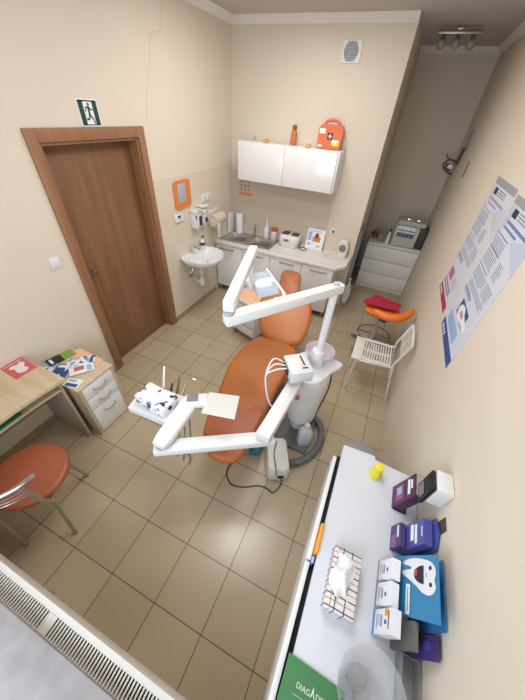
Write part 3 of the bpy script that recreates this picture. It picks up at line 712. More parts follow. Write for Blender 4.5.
# leg section recoloured: redder tone paints in its shading where it slopes down
legc = [(1.425, -2.80), (1.412, -2.93), (1.445, -3.08), (1.487, -3.155), (1.585, -3.248), (1.68, -3.263), (1.768, -3.23), (1.803, -3.17), (1.81, -3.06), (1.816, -2.93), (1.80, -2.80), (1.62, -2.785)]
MB().cushion(legc, lambda x, y: sz(x, y)+.008, .012, .03, .008).build('foot_shade_layer', mat('shaded orange leatherette', (172, 94, 54), .42, var=.07, scale=9, bump=.03), t)
bz = lambda x, y: .50+max(0, (y+1.98))*.455
back = [(1.30, -1.79), (1.365, -1.88), (1.46, -1.945), (1.64, -1.962), (1.78, -1.93), (1.832, -1.86), (1.838, -1.70), (1.80, -1.53), (1.725, -1.42), (1.55, -1.385), (1.37, -1.41), (1.225, -1.50), (1.225, -1.64)]
MB().cushion(back, lambda x, y: bz(x, y)+.02, .09, .04, .012).build('backrest', ORANGE, t)
head = [(1.315, -1.25), (1.292, -1.17), (1.335, -1.115), (1.46, -1.11), (1.525, -1.15), (1.56, -1.25), (1.585, -1.36), (1.51, -1.42), (1.41, -1.405), (1.335, -1.34)]
MB().cushion(head, lambda x, y: bz(x, y)+.01, .08, .035, .012).build('headrest', mat('brown orange leatherette', (168, 98, 50), .45, var=.06), t)
MB().bar((1.50, -1.52, .64), (1.43, -1.22, .76), .10, .02, .004).build('headrest_bar', GREYM, t)
MB().prism([(1.42, -2.0), (1.74, -2.0), (1.74, -2.75), (1.48, -2.75)], .33, .40).bx(1.5, 1.72, -2.1, -1.6, .40, .43, .005).build('under_frame', mat('chair frame cream', (206, 204, 198), .45), t)
MB().skin([[(1.60+a, -2.35+b_, z) for a, b_ in rrect(-.10, .10, -.16, .16, .05)] for z in (.10, .34)]).build('lift_column', LGREY, t)
P = rrect(-.20, .20, -.45, .45, .12)
MB().skin([[(1.66+a*s, -2.52+b_*s, z) for a, b_ in P] for s, z in ((1, .001), (1, .05), (.9, .10))]).build('base_plate', GREYP, t)
MB().bar((1.77, -2.83, .13), (1.845, -2.99, .11), .11, .10, .045).build('foot_pedal', TEAL, t)

# ================================================================= DENTAL UNIT
CX, CY = 2.085, -2.495
t = thing('dental_unit', 'white dental unit with lamp arms, instrument tray and spittoon beside the orange chair', 'dental unit', (CX, CY, 0))
MB().bx(1.87, 2.22, -2.74, -2.30, .002, .03, .01).build('floor_plate', mat('plate grey', (112, 110, 108), .5), t)
bp = [(.10, .20), (.118, .205), (.128, .26), (.138, .45), (.145, .62), (.152, .78), (.150, .83), (.12, .84)]
MB().lathe(bp, (2.065, -2.50, 0), 36, sx=1, sy=.92).cyl((2.05, -2.48, .03), (2.05, -2.48, .21), .06).build('cuspidor_body', WPLAST, t, 50)
pl = catmull([(1.93, -2.64, 0), (2.05, -2.70, 0), (2.16, -2.66, 0), (2.215, -2.53, 0), (2.275, -2.40, 0), (2.19, -2.37, 0), (2.08, -2.34, 0), (1.96, -2.40, 0), (1.91, -2.52, 0)], 5, True)
MB().skin([[(p.x, p.y, .842) for p in pl], [(p.x, p.y, .858) for p in pl], [(2.08+(p.x-2.08)*.97, -2.52+(p.y+2.52)*.97, .864) for p in pl]]).build('top_shelf', WPLAST, t, 50)
MB().lathe([(.028, .866), (.05, .872), (.095, .905), (.11, .94), (.113, .944), (.106, .944), (.09, .91), (.048, .879), (0, .876)], (2.085, -2.42, 0)).build('spittoon_bowl', GLASS, t, 50)
MB().cyl((CX, CY, .864), (CX, CY, 1.0), .05).cyl((CX, CY, 1.0), (CX, CY, 1.015), .05, .034).build('pole_socket', WPLAST, t)
MB().cyl((CX, CY, 1.0), (CX, CY, 1.475), .026, .024).build('lamp_pole', WHITE, t)
J = Vector((1.677, -3.085, 1.5)); A0 = Vector((CX, CY, 1.5)); u = (J-A0).normalized()
q = MB().bar(A0-u*.05, J+u*.025, .062, .064, .012).build('lower_lamp_arm', WHITE, t)
MB().cyl((CX, CY, 1.535), (CX, CY, 1.541), .02).build('pivot_cap', LGREY, q)
E2 = Vector((1.482, -2.405, 1.575)); J2 = Vector((1.677, -3.085, 1.575)); u2 = (E2-J2).normalized()
q = MB().bar(J2-u2*.012, E2+u2*.02, .058, .064, .010).build('upper_lamp_arm', WHITE, t)
MB().cyl((J.x, J.y, 1.534), (J.x, J.y, 1.546), .028).build('joint_disc', LGREY, q)
for k in (.3, .72): 
    p = J2+(E2-J2)*k; MB().cyl(p+Vector((0, 0, .032)), p+Vector((0, 0, .0345)), .004, n=8).build('screw', DKGREY, q)
# operating lamp
lm = MB().tube([E2+Vector((0, 0, -.03)), (1.474, -2.40, 1.42), (1.476, -2.37, 1.32)], .016, 10, 5).build('lamp_yoke', WHITE, t)
LC = Vector((1.497, -2.262, 1.245))
lx = Vector((.72, -.69, -.06)).normalized(); ly = Vector((.69, .72, .10)).normalized(); ly = (ly-lx*ly.dot(lx)).normalized(); lz = lx.cross(ly)
LM = Matrix((lx, ly, lz)).transposed().to_4x4(); LM.translation = LC
def lp(a, b_, c_): return LM @ Vector((a, b_, c_))
hd = MB(); 
prof = [(-.165, .02), (-.13, .06), (-.05, .085), (.05, .085), (.13, .06), (.165, .02)]
hd.skin([[lp(a, -.085, z) for a, z in prof], [lp(a, .085, z) for a, z in prof]], True, True)
lh = hd.build('lamp_head', SHIELD, t, 50)
MB().skin([[lp(a*.8, b_, z*.62) for a, z in prof] for b_ in (-.06, .06)]).build('reflector', mat('reflector blue', (196, 210, 228), .15, .3), lh)
MB().tube([lp(-.17, .115, .03), lp(-.10, .12, .02), lp(.15, .12, .01), lp(.19, .105, .0), lp(.20, .07, .0), lp(.195, .03, .0)], .013, 8, 4).build('lamp_handle', WHITE, lh)
MB().box(lp(.0, -.10, .05), (.12, .035, .06), .01, M=LM.to_3x3()).bar(lp(0, -.10, .06), (1.48, -2.37, 1.335), .03, .03, .006).build('lamp_mount', WPLAST, lh)
MB().bar(lp(.08, -.02, -.005), lp(.12, .04, -.005), .05, .02, .005).build('bulb_holder', mat('terracotta plastic', (200, 130, 100), .4), lh)
# scaler box on the shelf
sb = MB().box((1.985, -2.655, .915), (.165, .20, .10), .012, rz=math.radians(38)).build('scaler_box', WPLAST, t)
R38 = Matrix.Rotation(math.radians(38), 4, 'Z')
def sp(a, b_, c_): return Vector((1.985, -2.655, .915))+R38 @ Vector((a, b_, c_))
MB().bar(sp(.035, .07, .051), sp(.035, -.03, .051), .012, .003).bar(sp(.01, -.055, .051), sp(.05, -.055, .051), .012, .003).build('scaler_marking', DKGREY, sb)
MB().box(sp(-.085, .02, .0), (.008, .12, .06), .002, rz=math.radians(38)).build('scaler_socket', DKGREY, sb)
# hoses at the left of scaler
for i, dz in enumerate((0, .025, .05)):
    MB().tube([sp(-.085, .05-.03*i, .02), sp(-.17, .06-.03*i, .06-dz), sp(-.235, .0, -.05), sp(-.22, -.1, -.22), sp(-.14, -.14, -.30)], .006, 7, 6).build('hose', WPLAST, t)
MB().cyl((2.03, -2.645, .60), (2.02, -2.66, .60), .02).build('red_button', mat('pinkish red', (206, 90, 96), .4), t)
MB().tube([(2.21, -2.45, .83), (2.23, -2.44, .6), (2.20, -2.46, .3), (2.18, -2.50, .08)], .006, 7, 6).build('suction_cable', DKGREY, t)
# instrument arms
B0, B1, B2 = Vector((2.005, -2.60, .80)), Vector((1.965, -3.165, .79)), Vector((1.437, -3.49, .765))
u = (B1-B0).normalized()
q = MB().bar(B0-u*.02, B1+u*.045, .095, .075, .012).build('inner_tray_arm', WPLAST, t)
u = (B2-B1).normalized(); L1 = Vector((B1.x, B1.y, .718)); L2 = Vector((B2.x, B2.y, .722))
q = MB().bar(L1-u*.06, L2+u*.055, .085, .06, .012).build('outer_tray_arm', WPLAST, t)
MB().cyl((B1.x, B1.y, .745), (B1.x, B1.y, .755), .036).build('joint_disc', LGREY, q)
MB().cyl((B2.x, B2.y, .75), (B2.x, B2.y, .762), .04).build('joint_disc', LGREY, q)
# tray link + control panel
def pillow_bar(p, qv, w0, w1, h):
    p, qv = Vector(p), Vector(qv); x = (qv-p).normalized(); y = Vector((0, 0, 1)).cross(x).normalized(); z = x.cross(y); loops = []
    for k in range(9):
        f = k/8; c_ = p+(qv-p)*f; w = w0+(w1-w0)*f; s = 1 if 0 < k < 8 else .8
        loops.append([c_+y*a*s+z*b_*s for a, b_ in rrect(-w/2, w/2, -h/2, h/2, h*.35, 4)])
    return MB().skin(loops)
pillow_bar((1.445, -3.525, .795), (1.44, -3.165, .83), .10, .12, .065).build('tray_link', WPLAST, t, 50)
q = MB().bar((1.42, -3.22, .85), (1.545, -3.145, .85), .10, .04, .015).build('control_panel', WPLAST, t)
MB().bar((1.425, -3.205, .8735), (1.485, -3.17, .8735), .06, .003).build('panel_display', GREYP, q)
# instrument table
q = MB().prism([(1.095, -3.395), (1.07, -3.24), (1.10, -3.175), (1.365, -3.16), (1.39, -3.38)], .755, .80).build('instrument_table', WPLAST, t)
MB().slab([(1.52, -3.095, .86), (1.715, -3.035, .86), (1.77, -3.205, .86), (1.565, -3.255, .86)], .008).build('side_tray', STEEL if False else mat('ivory tray', (226, 226, 220), .3), t)
MB().bar((1.50, -3.18, .84), (1.60, -3.17, .85), .03, .012).build('side_tray_bracket', LGREY, t)
for p0, p1, m_, nm in [((1.19, -3.165, .80), (1.105, -3.035, .86), WPLAST, 'handpiece'), ((1.30, -3.165, .79), (1.275, -3.085, .87), mat('brass handpiece', (120, 104, 72), .3, .6), 'handpiece'), ((1.335, -3.16, .79), (1.33, -3.075, .86), CHROME, 'handpiece'), ((1.25, -3.17, .78), (1.235, -3.12, .83), DKGREY, 'handpiece'), ((1.085, -3.21, .79), (1.06, -3.20, .80), DKGREY, 'handpiece')]:
    MB().cyl(p0, p1, .010, .007, 12).build(nm, m_, t)
MB().tube([(1.33, -3.08, .86), (1.36, -3.055, .875), (1.40, -3.05, .86)], .004, 7, 5).build('syringe_tip', CHROME, t)
for i in range(5):
    x = 1.17+i*.05
    MB().tube([(x, -3.19, .77), (x+.005, -3.17, .60), (x+.05, -3.24, .45), (x+.11, -3.36, .40-.02*i), (x+.17, -3.40, .55), (1.44+.012*i, -3.46, .71)], .0055, 7, 6).build('instrument_hose', GREYP, t)
# tissue / glove box with leaf print on the instrument table
t2 = thing('glove_box', 'white glove box printed with dark leaves on the instrument table', 'box', (1.25, -3.28, .801))
rz = math.radians(-4)
MB().box((1.245, -3.285, .842), (.235, .135, .08), .004, rz=rz).build('carton', FLORAL, t2)
P = catmull([(-.085, 0, 0), (-.06, .028, 0), (.06, .028, 0), (.085, 0, 0), (.06, -.028, 0), (-.06, -.028, 0)], 4, True)
MB().face([(1.245+p.x, -3.285+p.y, .8828) for p in P]).build('opening', PAPER, t2)
MB().ball((1.235, -3.285, .884), .02, (2.6, .9, .55)).ball((1.265, -3.28, .886), .016, (1.6, 1, .7)).build('glove_bundle', TISSUE, t2, 60)

# floor stuff round the unit
t = thing('suction_box', 'white rounded electronics box standing on the floor below the tray arm', 'box', (2.02, -2.92, 0), math.radians(-22))
def pb(w, l, z, r=.04): 
    M = Matrix.Translation((2.016, -2.918, 0)) @ Matrix.Rotation(math.radians(27), 4, 'Z')
    return [M @ Vector((a, b_, z)) for a, b_ in rrect(-w/2, w/2, -l/2, l/2, r, 5)]
MB().skin([pb(.17, .29, .002), pb(.182, .305, .02), pb(.182, .305, .135), pb(.16, .28, .163), pb(.10, .2, .169)]).build('case', mat('ivory case', (218, 216, 208), .4), t, 50)
M27 = Matrix.Translation((2.022, -2.918, 0)) @ Matrix.Rotation(math.radians(27), 4, 'Z')
MB().box(M27 @ Vector((.01, -.155, .075)), (.05, .006, .035), .003, M=M27.to_3x3()).build('socket_inlet', BLACK, t)
MB().box(M27 @ Vector((-.093, .0, .085)), (.006, .03, .03), .003, M=M27.to_3x3()).build('side_button', BLACK, t)
MB().box(M27 @ Vector((-.093, -.05, .07)), (.006, .02, .025), .003, M=M27.to_3x3()).build('side_button', BLACK, t)
t = thing('liquid_bottle', 'translucent white liquid bottle on the floor plate under the spittoon', 'bottle', (2.165, -2.64, .031))
bq = lambda w, l, z: [(2.165+a*math.cos(.5)-b_*math.sin(.5), -2.635+a*math.sin(.5)+b_*math.cos(.5), z) for a, b_ in rrect(-w/2, w/2, -l/2, l/2, min(w, l)*.3, 4)]
MB().skin([bq(.115, .09, .032), bq(.12, .095, .045), bq(.12, .095, .20), bq(.09, .065, .24), bq(.042, .042, .255), bq(.036, .036, .27)]).build('bottle_body', mat('milky bottle', (208, 212, 216), .3), t, 50)
MB().cyl((2.165, -2.635, .27), (2.165, -2.635, .297), .024).build('bottle_cap', WPLAST, t)
hp_ = [(2.07, -2.33, .035), (2.17, -2.33, .035), (2.26, -2.40, .035), (2.305, -2.53, .035), (2.29, -2.68, .035), (2.23, -2.80, .035), (2.15, -2.87, .036), (2.09, -2.90, .045)]
o = MB().tube(hp_, .030, 12, 14, rs=lambda u: .030+.0025*math.sin(u*400)).build('floor_hose', HOSE); tag(o, 'thick grey corrugated hose looping over the floor around the bottle', 'hose')
o = MB().tube([(1.70, -3.02, .006), (1.665, -3.12, .006), (1.69, -3.20, .006), (1.76, -3.245, .006), (1.86, -3.22, .006), (1.95, -3.165, .006), (2.02, -3.15, .006), (2.085, -3.16, .006), (2.115, -3.10, .006), (2.118, -3.06, .03), (2.10, -3.055, .08)], .0042, 7, 6).build('floor_cable', BLACK); tag(o, 'thin black cable snaking over the tiles from the electronics box', 'cable')
o = MB().tube([(1.97, -2.83, .175), (1.985, -2.93, .181), (2.02, -3.0, .183), (2.05, -3.05, .178), (2.073, -3.095, .150)], .004, 6, 6).build('box_lead', DKGREY); tag(o, 'dark lead lying along the top of the electronics box', 'cable')

# cart behind the chair
t = thing('instrument_cart', 'white wheeled cabinet with peach top under the lamp behind the chair', 'cart', (1.045, -1.28, 0), math.radians(-18))
MC = Matrix.Translation((1.045, -1.28, 0)) @ Matrix.Rotation(math.radians(-18), 4, 'Z')
def cbx(x0, x1, y0, y1, z0, z1, bev=0):
    return MB().box(MC @ Vector(((x0+x1)/2, (y0+y1)/2, (z0+z1)/2)), (x1-x0, y1-y0, z1-z0), bev, M=MC.to_3x3())
cbx(-.19, .19, -.25, .25, .09, .545, .006).build('cabinet_body', WPLAST, t)
cbx(-.20, .20, -.26, .26, .546, .565, .006).build('top_board', WPLAST2, t)
cbx(-.185, .19, -.24, .22, .5655, .570).build('peach_cover', PEACH, t)
for z0, z1 in ((.10, .24), (.25, .39), (.40, .54)):
    q = cbx(-.18, .18, -.262, -.2515, z0, z1, .003).build('drawer', WPLAST, t)
    cbx(-.18, .18, -.266, -.2625, z1-.015, z1-.008).build('drawer_grip', GREYP, q)
for x in (-.16, .16):
    for y in (-.22, .22):
        p = MC @ Vector((x, y, 0)); MB().cyl(p+Vector((-.015, 0, .035)), p+Vector((.015, 0, .035)), .034, n=16).cyl(p+Vector((0, 0, .06)), p+Vector((0, 0, .09)), .012, n=8).build('caster', GREYP, t)
MB().cyl(MC @ Vector((.10, .02, .5705)), MC @ Vector((.12, .14, .576)), .006, n=8).build('pen', DKGREY, t) if False else None

# ================================================================= DESK CORNER
t = thing('desk', 'pale wood desk with wavy front edge along the left wall', 'desk', (.25, -3.9, 0))
ys = [-3.378-.945*i/30 for i in range(31)]
front = [(.480+.03*math.sin((y+3.36)*4.2) if y < -3.40 else .478, y) for y in ys]
top = [(.004, -3.372)]+front+[(.004, -4.33+.0)]
top = [(x, max(y, -4.325)) for x, y in top]
MB().prism(top, .725, .75).build('desk_top', BEECH, t)
MB().prism([(x+.0012 if i else x, y) for i, (x, y) in enumerate(front)]+[(x-.003, y) for x, y in front[::-1]], .7255, .7495).build('edge_band', mat('brown edge band', (150, 120, 92), .5), t) if False else None
MB().bx(.01, .425, -3.420, -3.400, .0, .724).build('side_panel', PANEL, t)
MB().bx(.01, .425, -4.31, -4.29, 0, .724).build('side_panel', PANEL, t)
MB().bx(.01, .028, -4.288, -3.422, .25, .724).build('back_panel', PANEL, t)
MB().prism([(.03, -3.422)]+[(x-.045, min(y, -3.423)) for x, y in front[1:-1]]+[(.03, -4.288)], .625, .641).build('keyboard_shelf', BEECH, t)
o = MB().bx(.28, .40, -3.90, -3.68, .642, .653, .002).build('green_folder', mat('green binder', (40, 120, 84), .5)); tag(o, 'green folder lying on the desk shelf under the desk top', 'folder')
# magazine
t = thing('magazine', 'pink magazine with white animal picture on the desk by the wall', 'magazine', (.06, -3.5, .7505))
mg = [(.012, -3.53), (.012, -3.40), (.165, -3.40), (.165, -3.535)]
MB().prism([(.006, -3.520), (.006, -3.375), (.205, -3.387), (.20, -3.535)], .7505, .754).build('cover', PINK, t)
P = catmull([(.05, -3.412, 0), (.09, -3.402, 0), (.12, -3.427, 0), (.165, -3.422, 0), (.18, -3.462, 0), (.15, -3.492, 0), (.10, -3.482, 0), (.07, -3.502, 0), (.05, -3.472, 0), (.065, -3.442, 0)], 4, True)
MB().face([(p.x, p.y, .7545) for p in P]).build('white_animal_picture', mat('off white print', (232, 224, 220), .5), t)
MB().face([(.02, -3.51, .7543), (.025, -3.39, .7543), (.035, -3.39, .7543), (.03, -3.51, .7543)]).build('title_strip', mat('pale pink print', (236, 190, 190), .5), t)
# drawer cabinet
t = thing('drawer_cabinet', 'low pale wood cabinet with three white drawers between desk and door', 'cabinet', (.25, -3.2, 0))
Y0, Y1, X1, HT = -3.362, -3.035, .505, .60
MB().bx(.004, X1-.018, Y0, Y0+.018, 0, HT-.019).bx(.004, X1-.018, Y1-.018, Y1, 0, HT-.019).bx(.004, .02, Y0+.018, Y1-.018, .0, HT-.019).bx(.02, X1-.018, Y0+.018, Y1-.018, .02, .038).build('carcass', BEECHV, t)
MB().bx(.004, X1+.004, Y0-.004, Y1+.004, HT-.018, HT, .002).build('top_board', BEECH, t)
MB().bx(X1-.018, X1, Y0, Y0+.022, 0, HT-.019).bx(X1-.018, X1, Y1-.022, Y1, 0, HT-.019).bx(X1-.018, X1, Y0+.022, Y1-.022, 0, .03).build('front_frame', BEECHV, t)
for z0, z1 in ((.035, .315), (.32, .445), (.45, .575)):
    q = MB().bx(X1-.016, X1+.003, Y0+.025, Y1-.025, z0, z1, .002).build('drawer', WHITE, t)
    zz = z1-.06 if z1 < .32 else (z0+z1)/2+.01; ym = (Y0+Y1)/2
    MB().tube([(X1+.003, ym-.055, zz), (X1+.022, ym-.05, zz-.006), (X1+.027, ym, zz-.022), (X1+.022, ym+.05, zz-.006), (X1+.003, ym+.055, zz)], .0055, 8, 5).build('handle', CHROME, q)
# leaflets on the cabinet
def leaflet(name, lab, cx_, cy_, w, l, rot, m_, z, extra=None, cat='leaflet'):
    t = thing(name, lab, cat, (cx_, cy_, z), math.radians(rot), 'papers on the drawer cabinet')
    M = Matrix.Translation((cx_, cy_, z)) @ Matrix.Rotation(math.radians(rot), 4, 'Z')
    MB().box(M @ Vector((0, 0, .001)), (w, l, .002), 0, M=M.to_3x3()).build('sheet', m_, t)
    for (a0, a1, b0, b1, mm, nm) in (extra or []):
        MB().box(M @ Vector(((a0+a1)/2*w, (b0+b1)/2*l, .0024)), ((a1-a0)*w, (b1-b0)*l, .0008), 0, M=M.to_3x3()).build(nm, mm, t)
LG = mat('leaf green print', (130, 160, 70), .5); BK = mat('near black print', (40, 42, 44), .5); SAL = mat('salmon folder card', (232, 186, 150), .55)
zb = HT+.0008
leaflet('folder', 'salmon paper folder lying at the back of the drawer cabinet', .245, -3.095, .30, .165, -3, SAL, zb, cat='folder')
leaflet('leaflet', 'black and green leaflet lying by the wall on the cabinet', .075, -3.165, .105, .21, -12, BK, zb+.0025, [(-.5, .5, .05, .5, LG, 'green_half'), (-.35, .3, -.4, -.3, PAPER, 'title_lines')])
leaflet('leaflet', 'pale blue leaflet lying at the left edge beside the magazine', .10, -3.305, .10, .14, 20, LEAFL, zb, [(-.4, .4, .2, .4, SKY, 'blue_strip')])
leaflet('leaflet', 'dark blue printed leaflet lying in the middle of the cabinet papers', .22, -3.275, .12, .17, 25, NAVY, zb+.003, [(-.4, .4, .25, .42, PAPER, 'title_lines'), (-.4, .1, -.4, -.2, LEAFL, 'picture')])
leaflet('leaflet', 'large white and blue leaflet fanned across the cabinet papers', .275, -3.135, .15, .21, -50, LEAFL, zb+.006, [(-.4, .3, .3, .42, NAVY, 'title_lines')])
leaflet('leaflet', 'white leaflet with reddish marks on top of the fanned papers', .345, -3.185, .10, .18, -35, PAPER, zb+.009, [(-.4, .1, -.3, .1, mat('brick print', (190, 110, 96), .5), 'red_picture'), (-.3, .4, .2, .4, SKY, 'blue_strip')])
leaflet('leaflet', 'small white leaflet with blue edge at the front corner of the cabinet', .405, -3.315, .12, .085, 15, PAPER, zb, [(-.4, .4, -.45, -.1, NAVY, 'blue_strip'), (-.4, .1, .1, .35, SKY, 'picture')])

# desk chair
cxy = Vector((.70, -3.93, 0)); fb = Vector((.63, -.77, 0)).normalized(); rt = Vector((.77, .63, 0)).normalized()
t = thing('desk_chair', 'round rust orange upholstered chair with metal legs at the desk', 'chair', cxy, 0)
C2 = lambda f, r, z: cxy+fb*f+rt*r+Vector((0, 0, z))
P = [(cxy.x-.005+.222*math.cos(2*PI*i/20), cxy.y+.026+.210*math.sin(2*PI*i/20)) for i in range(20)]
MB().cushion(P, lambda x, y: .505, .065, .03, .022).build('seat', ORANGE2, t)
legm = mat('dull chair metal', (176, 168, 152), .4, .7)
for s_ in (-1, 1):
    up = C2(.26*math.cos(.62), s_*.26*math.sin(.62), .765)
    MB().tube([C2(.205, s_*.147, .011), C2(.165, s_*.155, .30), C2(.155, s_*.16, .42), C2(.19, s_*.155, .52), up], .0115, 10, 4).build('rear_leg', legm, t)
    MB().tube([C2(-.205, s_*.147, .011), C2(-.13, s_*.13, .41), C2(-.08, s_*.10, .432), C2(.15, s_*.15, .432)], .0115, 10).build('front_leg', legm, t)
    for f_, r_ in ((.205, .147), (-.205, .147)): MB().cyl(C2(f_, s_*r_, .0), C2(f_, s_*r_, .014), .014, n=12).build('foot_cap', GREYP, t)
arc = lambda z, A, R: [C2(R*math.cos(a), R*math.sin(a), z) for a in [A*(i/16*2-1) for i in range(17)]]
MB().tube(arc(.775, .90, .265), .014, 12).build('back_rail', CHROME, t)
for z_, R_ in ((.725, .258), (.69, .253), (.655, .248)): MB().tube(arc(z_, .60, R_), .0035, 8).build('back_rod', CHROME, t)

# ================================================================= RADIATOR
t = thing('radiator', 'white panel radiator with slotted top grille under the marble sill', 'radiator', (1.65, -4.27, .1))
RZ = .80
MB().bx(1.02, 2.28, -4.236, -4.226, .62, RZ-.008, .003).bx(1.02, 2.28, -4.312, -4.302, .62, RZ-.008, .003).bx(1.02, 1.03, -4.302, -4.236, .62, RZ-.008).bx(2.27, 2.28, -4.302, -4.236, .62, RZ-.008).build('panels', WPLAST2, t)
g = MB().bx(1.02, 2.28, -4.248, -4.226, RZ-.007, RZ, .003).bx(1.02, 2.28, -4.312, -4.302, RZ-.007, RZ, .002).bx(1.54, 1.575, -4.302, -4.248, RZ-.007, RZ)
n = 96
for i in range(n+1): g.bx(1.025+i*.013, 1.0312+i*.013, -4.303, -4.247, RZ-.007, RZ-.001)
g.build('top_grille', WPLAST2, t)
MB().bx(1.032, 2.268, -4.300, -4.238, .66, .67).build('convector_fins', BLACK, t)
for x in (1.2, 2.1): MB().bx(x-.02, x+.02, -4.329, -4.313, .64, .74).build('wall_bracket', GREYM, t)
for x in (1.1, 2.2): MB().cyl((x, -4.28, .0), (x, -4.28, .66), .01, n=10).build('pipe', CHROME, t)

# ================================================================= DRAWER UNIT ON THE RIGHT
TH = .78
t = thing('drawer_unit', 'long white drawer dresser along the right wall with drawers left ajar', 'dresser', (2.65, -3.6, 0))
MB().prism([(2.43, -3.02), (2.615, -3.012), (2.618, -3.034), (2.853, -3.055), (2.853, -4.30), (2.43, -4.30)], TH-.022, TH).build('top', mat('white top', (216, 219, 226), .3, var=.01), t)
MB().bx(2.445, 2.853, -3.06, -3.042, 0, TH-.023).bx(2.445, 2.853, -4.29, -4.272, 0, TH-.023).bx(2.835, 2.853, -4.272, -3.06, .02, TH-.023).bx(2.46, 2.835, -3.68, -3.662, .02, TH-.023).bx(2.445, 2.835, -4.272, -3.06, .0, .06).build('carcass', WHITE, t)
MB().bx(2.475, 2.48, -4.27, -3.062, .06, TH-.025).bx(2.4115, 2.474, -4.285, -3.06, .70, .704).build('gap_shade_sheet', BLACK, t)  # black sheets added to stand in for shade inside the drawer gap
for y0, y1 in ((-3.655, -3.10), (-4.29, -3.665)):
    MB().bx(2.388, 2.410, y0, y1, .53, TH-.025, .003).bx(2.41, 2.83, y0+.03, y0+.042, .56, .70).bx(2.41, 2.83, y1-.042, y1-.03, .56, .70).build('drawer', WHITE, t)
    for z0, z1 in ((.295, .525), (.06, .29)): MB().bx(2.427, 2.444, y0, y1, z0, z1, .003).build('drawer', WHITE, t)
o = MB().bx(2.4125, 2.428, -3.63, -3.50, .7045, .80, .002).build('amber_card', AMBER); tag(o, 'amber card box sticking out of the open top drawer', 'box')
o = MB().bx(2.4125, 2.424, -3.664, -3.637, .7045, .765, .002).build('blue_packet', SKY); tag(o, 'small pale blue packet in the drawer gap by the amber box', 'packet')
# yellow cup
t = thing('yellow_cup', 'small yellow plastic cup standing on the dresser corner', 'cup', (2.627, -3.125, TH))
MB().lathe([(0, TH+.001), (.034, TH+.001), (.036, TH+.01), (.024, TH+.06), (.022, TH+.072), (.026, TH+.079), (.025, TH+.09), (.02, TH+.093), (0, TH+.091)], (2.627, -3.125, 0)).build('cup_body', YELLOW, t, 50)
# leaflet boxes facing the room (-x): local frame u along -y, v up the lean, origin bottom-left
def leanbox(name, lab, cat, x, y0, w, h, lean, depth, m_, group=None):
    t = thing(name, lab, cat, (x, y0-w/2, TH), 0, group)
    n = Vector((-1, 0, lean/h)).normalized()
    F = lambda u, v, e=0: Vector((x+lean*v, y0-u*w, TH+.001+h*v))+n*e
    a = [F(0, 0), F(1, 0), F(1, 1), F(0, 1)]; dv = Vector((depth, 0, 0))
    MB().skin([a, [p+dv for p in a]]).build('carton', m_, t)
    def R(u0, u1, v0, v1, mm, nm, e=.0008):
        MB().slab([F(u0, v0, e), F(u1, v0, e), F(u1, v1, e), F(u0, v1, e)], .0006).build(nm, mm, t)
    return t, F, R
t, F, R = leanbox('leaflet_box', 'dark purple leaflet box with pink print on the dresser below the white box', 'box', 2.728, -3.155, .115, .20, .038, .045, PURPLE, 'leaflet boxes on the dresser')
R(.12, .80, .70, .80, PAPER, 'title_lines'); R(.2, .6, .83, .90, PAPER, 'title_lines')
R(.15, .85, .18, .52, mat('magenta print', (150, 70, 120), .4), 'picture'); R(.25, .6, .25, .45, SKY, 'picture_centre', .0016)
MB().slab([F(.04, 1.002)+Vector((.004, 0, .002)), F(.96, 1.002)+Vector((.004, 0, .002)), F(.96, 1.002)+Vector((.04, 0, .002)), F(.04, 1.002)+Vector((.04, 0, .002))], .003).build('leaflet_tops', mat('grey leaflet edges', (168, 164, 168), .6), t)
MB().bx(2.735, 2.80, -3.275, -3.15, TH+.0005, TH+.006).build('tray_lip', PURPLE, t)
# white box on wall
t = thing('wall_box', 'small white box with black front fixed to right wall above leaflets', 'box', (XR, -3.255, 1.03))
MB().bx(2.792, XR-.001, -3.305, -3.205, 1.02, 1.145, .005).build('shell', WPLAST, t)
MB().bx(2.776, 2.791, -3.30, -3.21, .985, 1.135, .003).build('black_front', BLACK, t)
MB().bx(2.772, 2.7755, -3.285, -3.225, 1.0, 1.05, .002).build('grey_keypad', GREYP, t)
# blue boxes
t, F, R = leanbox('leaflet_box', 'violet blue tall leaflet box on the dresser beside the tooth folder', 'box', 2.765, -3.360, .105, .205, .035, .035, VIOLET, 'leaflet boxes on the dresser')
R(.10, .75, .55, .66, PAPER, 'title_lines'); R(.15, .9, .70, .78, PAPER, 'title_lines'); R(.3, .7, .93, .96, PAPER, 'title_lines')
t, F, R = leanbox('leaflet_box', 'short dark violet box standing before the tall violet box', 'box', 2.735, -3.362, .105, .085, .014, .022, VIOLETD, 'leaflet boxes on the dresser')
R(.1, .6, .70, .86, PAPER, 'title_lines'); R(.45, .95, .15, .6, mat('magenta oval', (150, 84, 150), .4), 'picture')
o = MB().slab([(2.846, -3.345, TH+.10), (2.846, -3.465, TH+.10), (2.85, -3.465, .985), (2.85, -3.345, .985)], .004)
o = MB().skin([[(2.842+dx, -3.345, TH+.002), (2.842+dx, -3.47, TH+.002), (2.842+dx, -3.47, .99), (2.842+dx, -3.405, 1.02), (2.842+dx, -3.345, .995)] for dx in (0, .008)]).build('blue_backing_card', mat('royal blue card', (72, 82, 166), .45)); tag(o, 'royal blue backing card standing against wall behind the violet boxes', 'card')
o = MB().bx(XR-.004, XR-.0008, -3.412, -3.357, .99, 1.06, .001).build('dark_wall_plate', mat('charcoal plate', (70, 68, 64), .5)); tag(o, 'small charcoal square plate on wall above the blue backing card', 'plate')
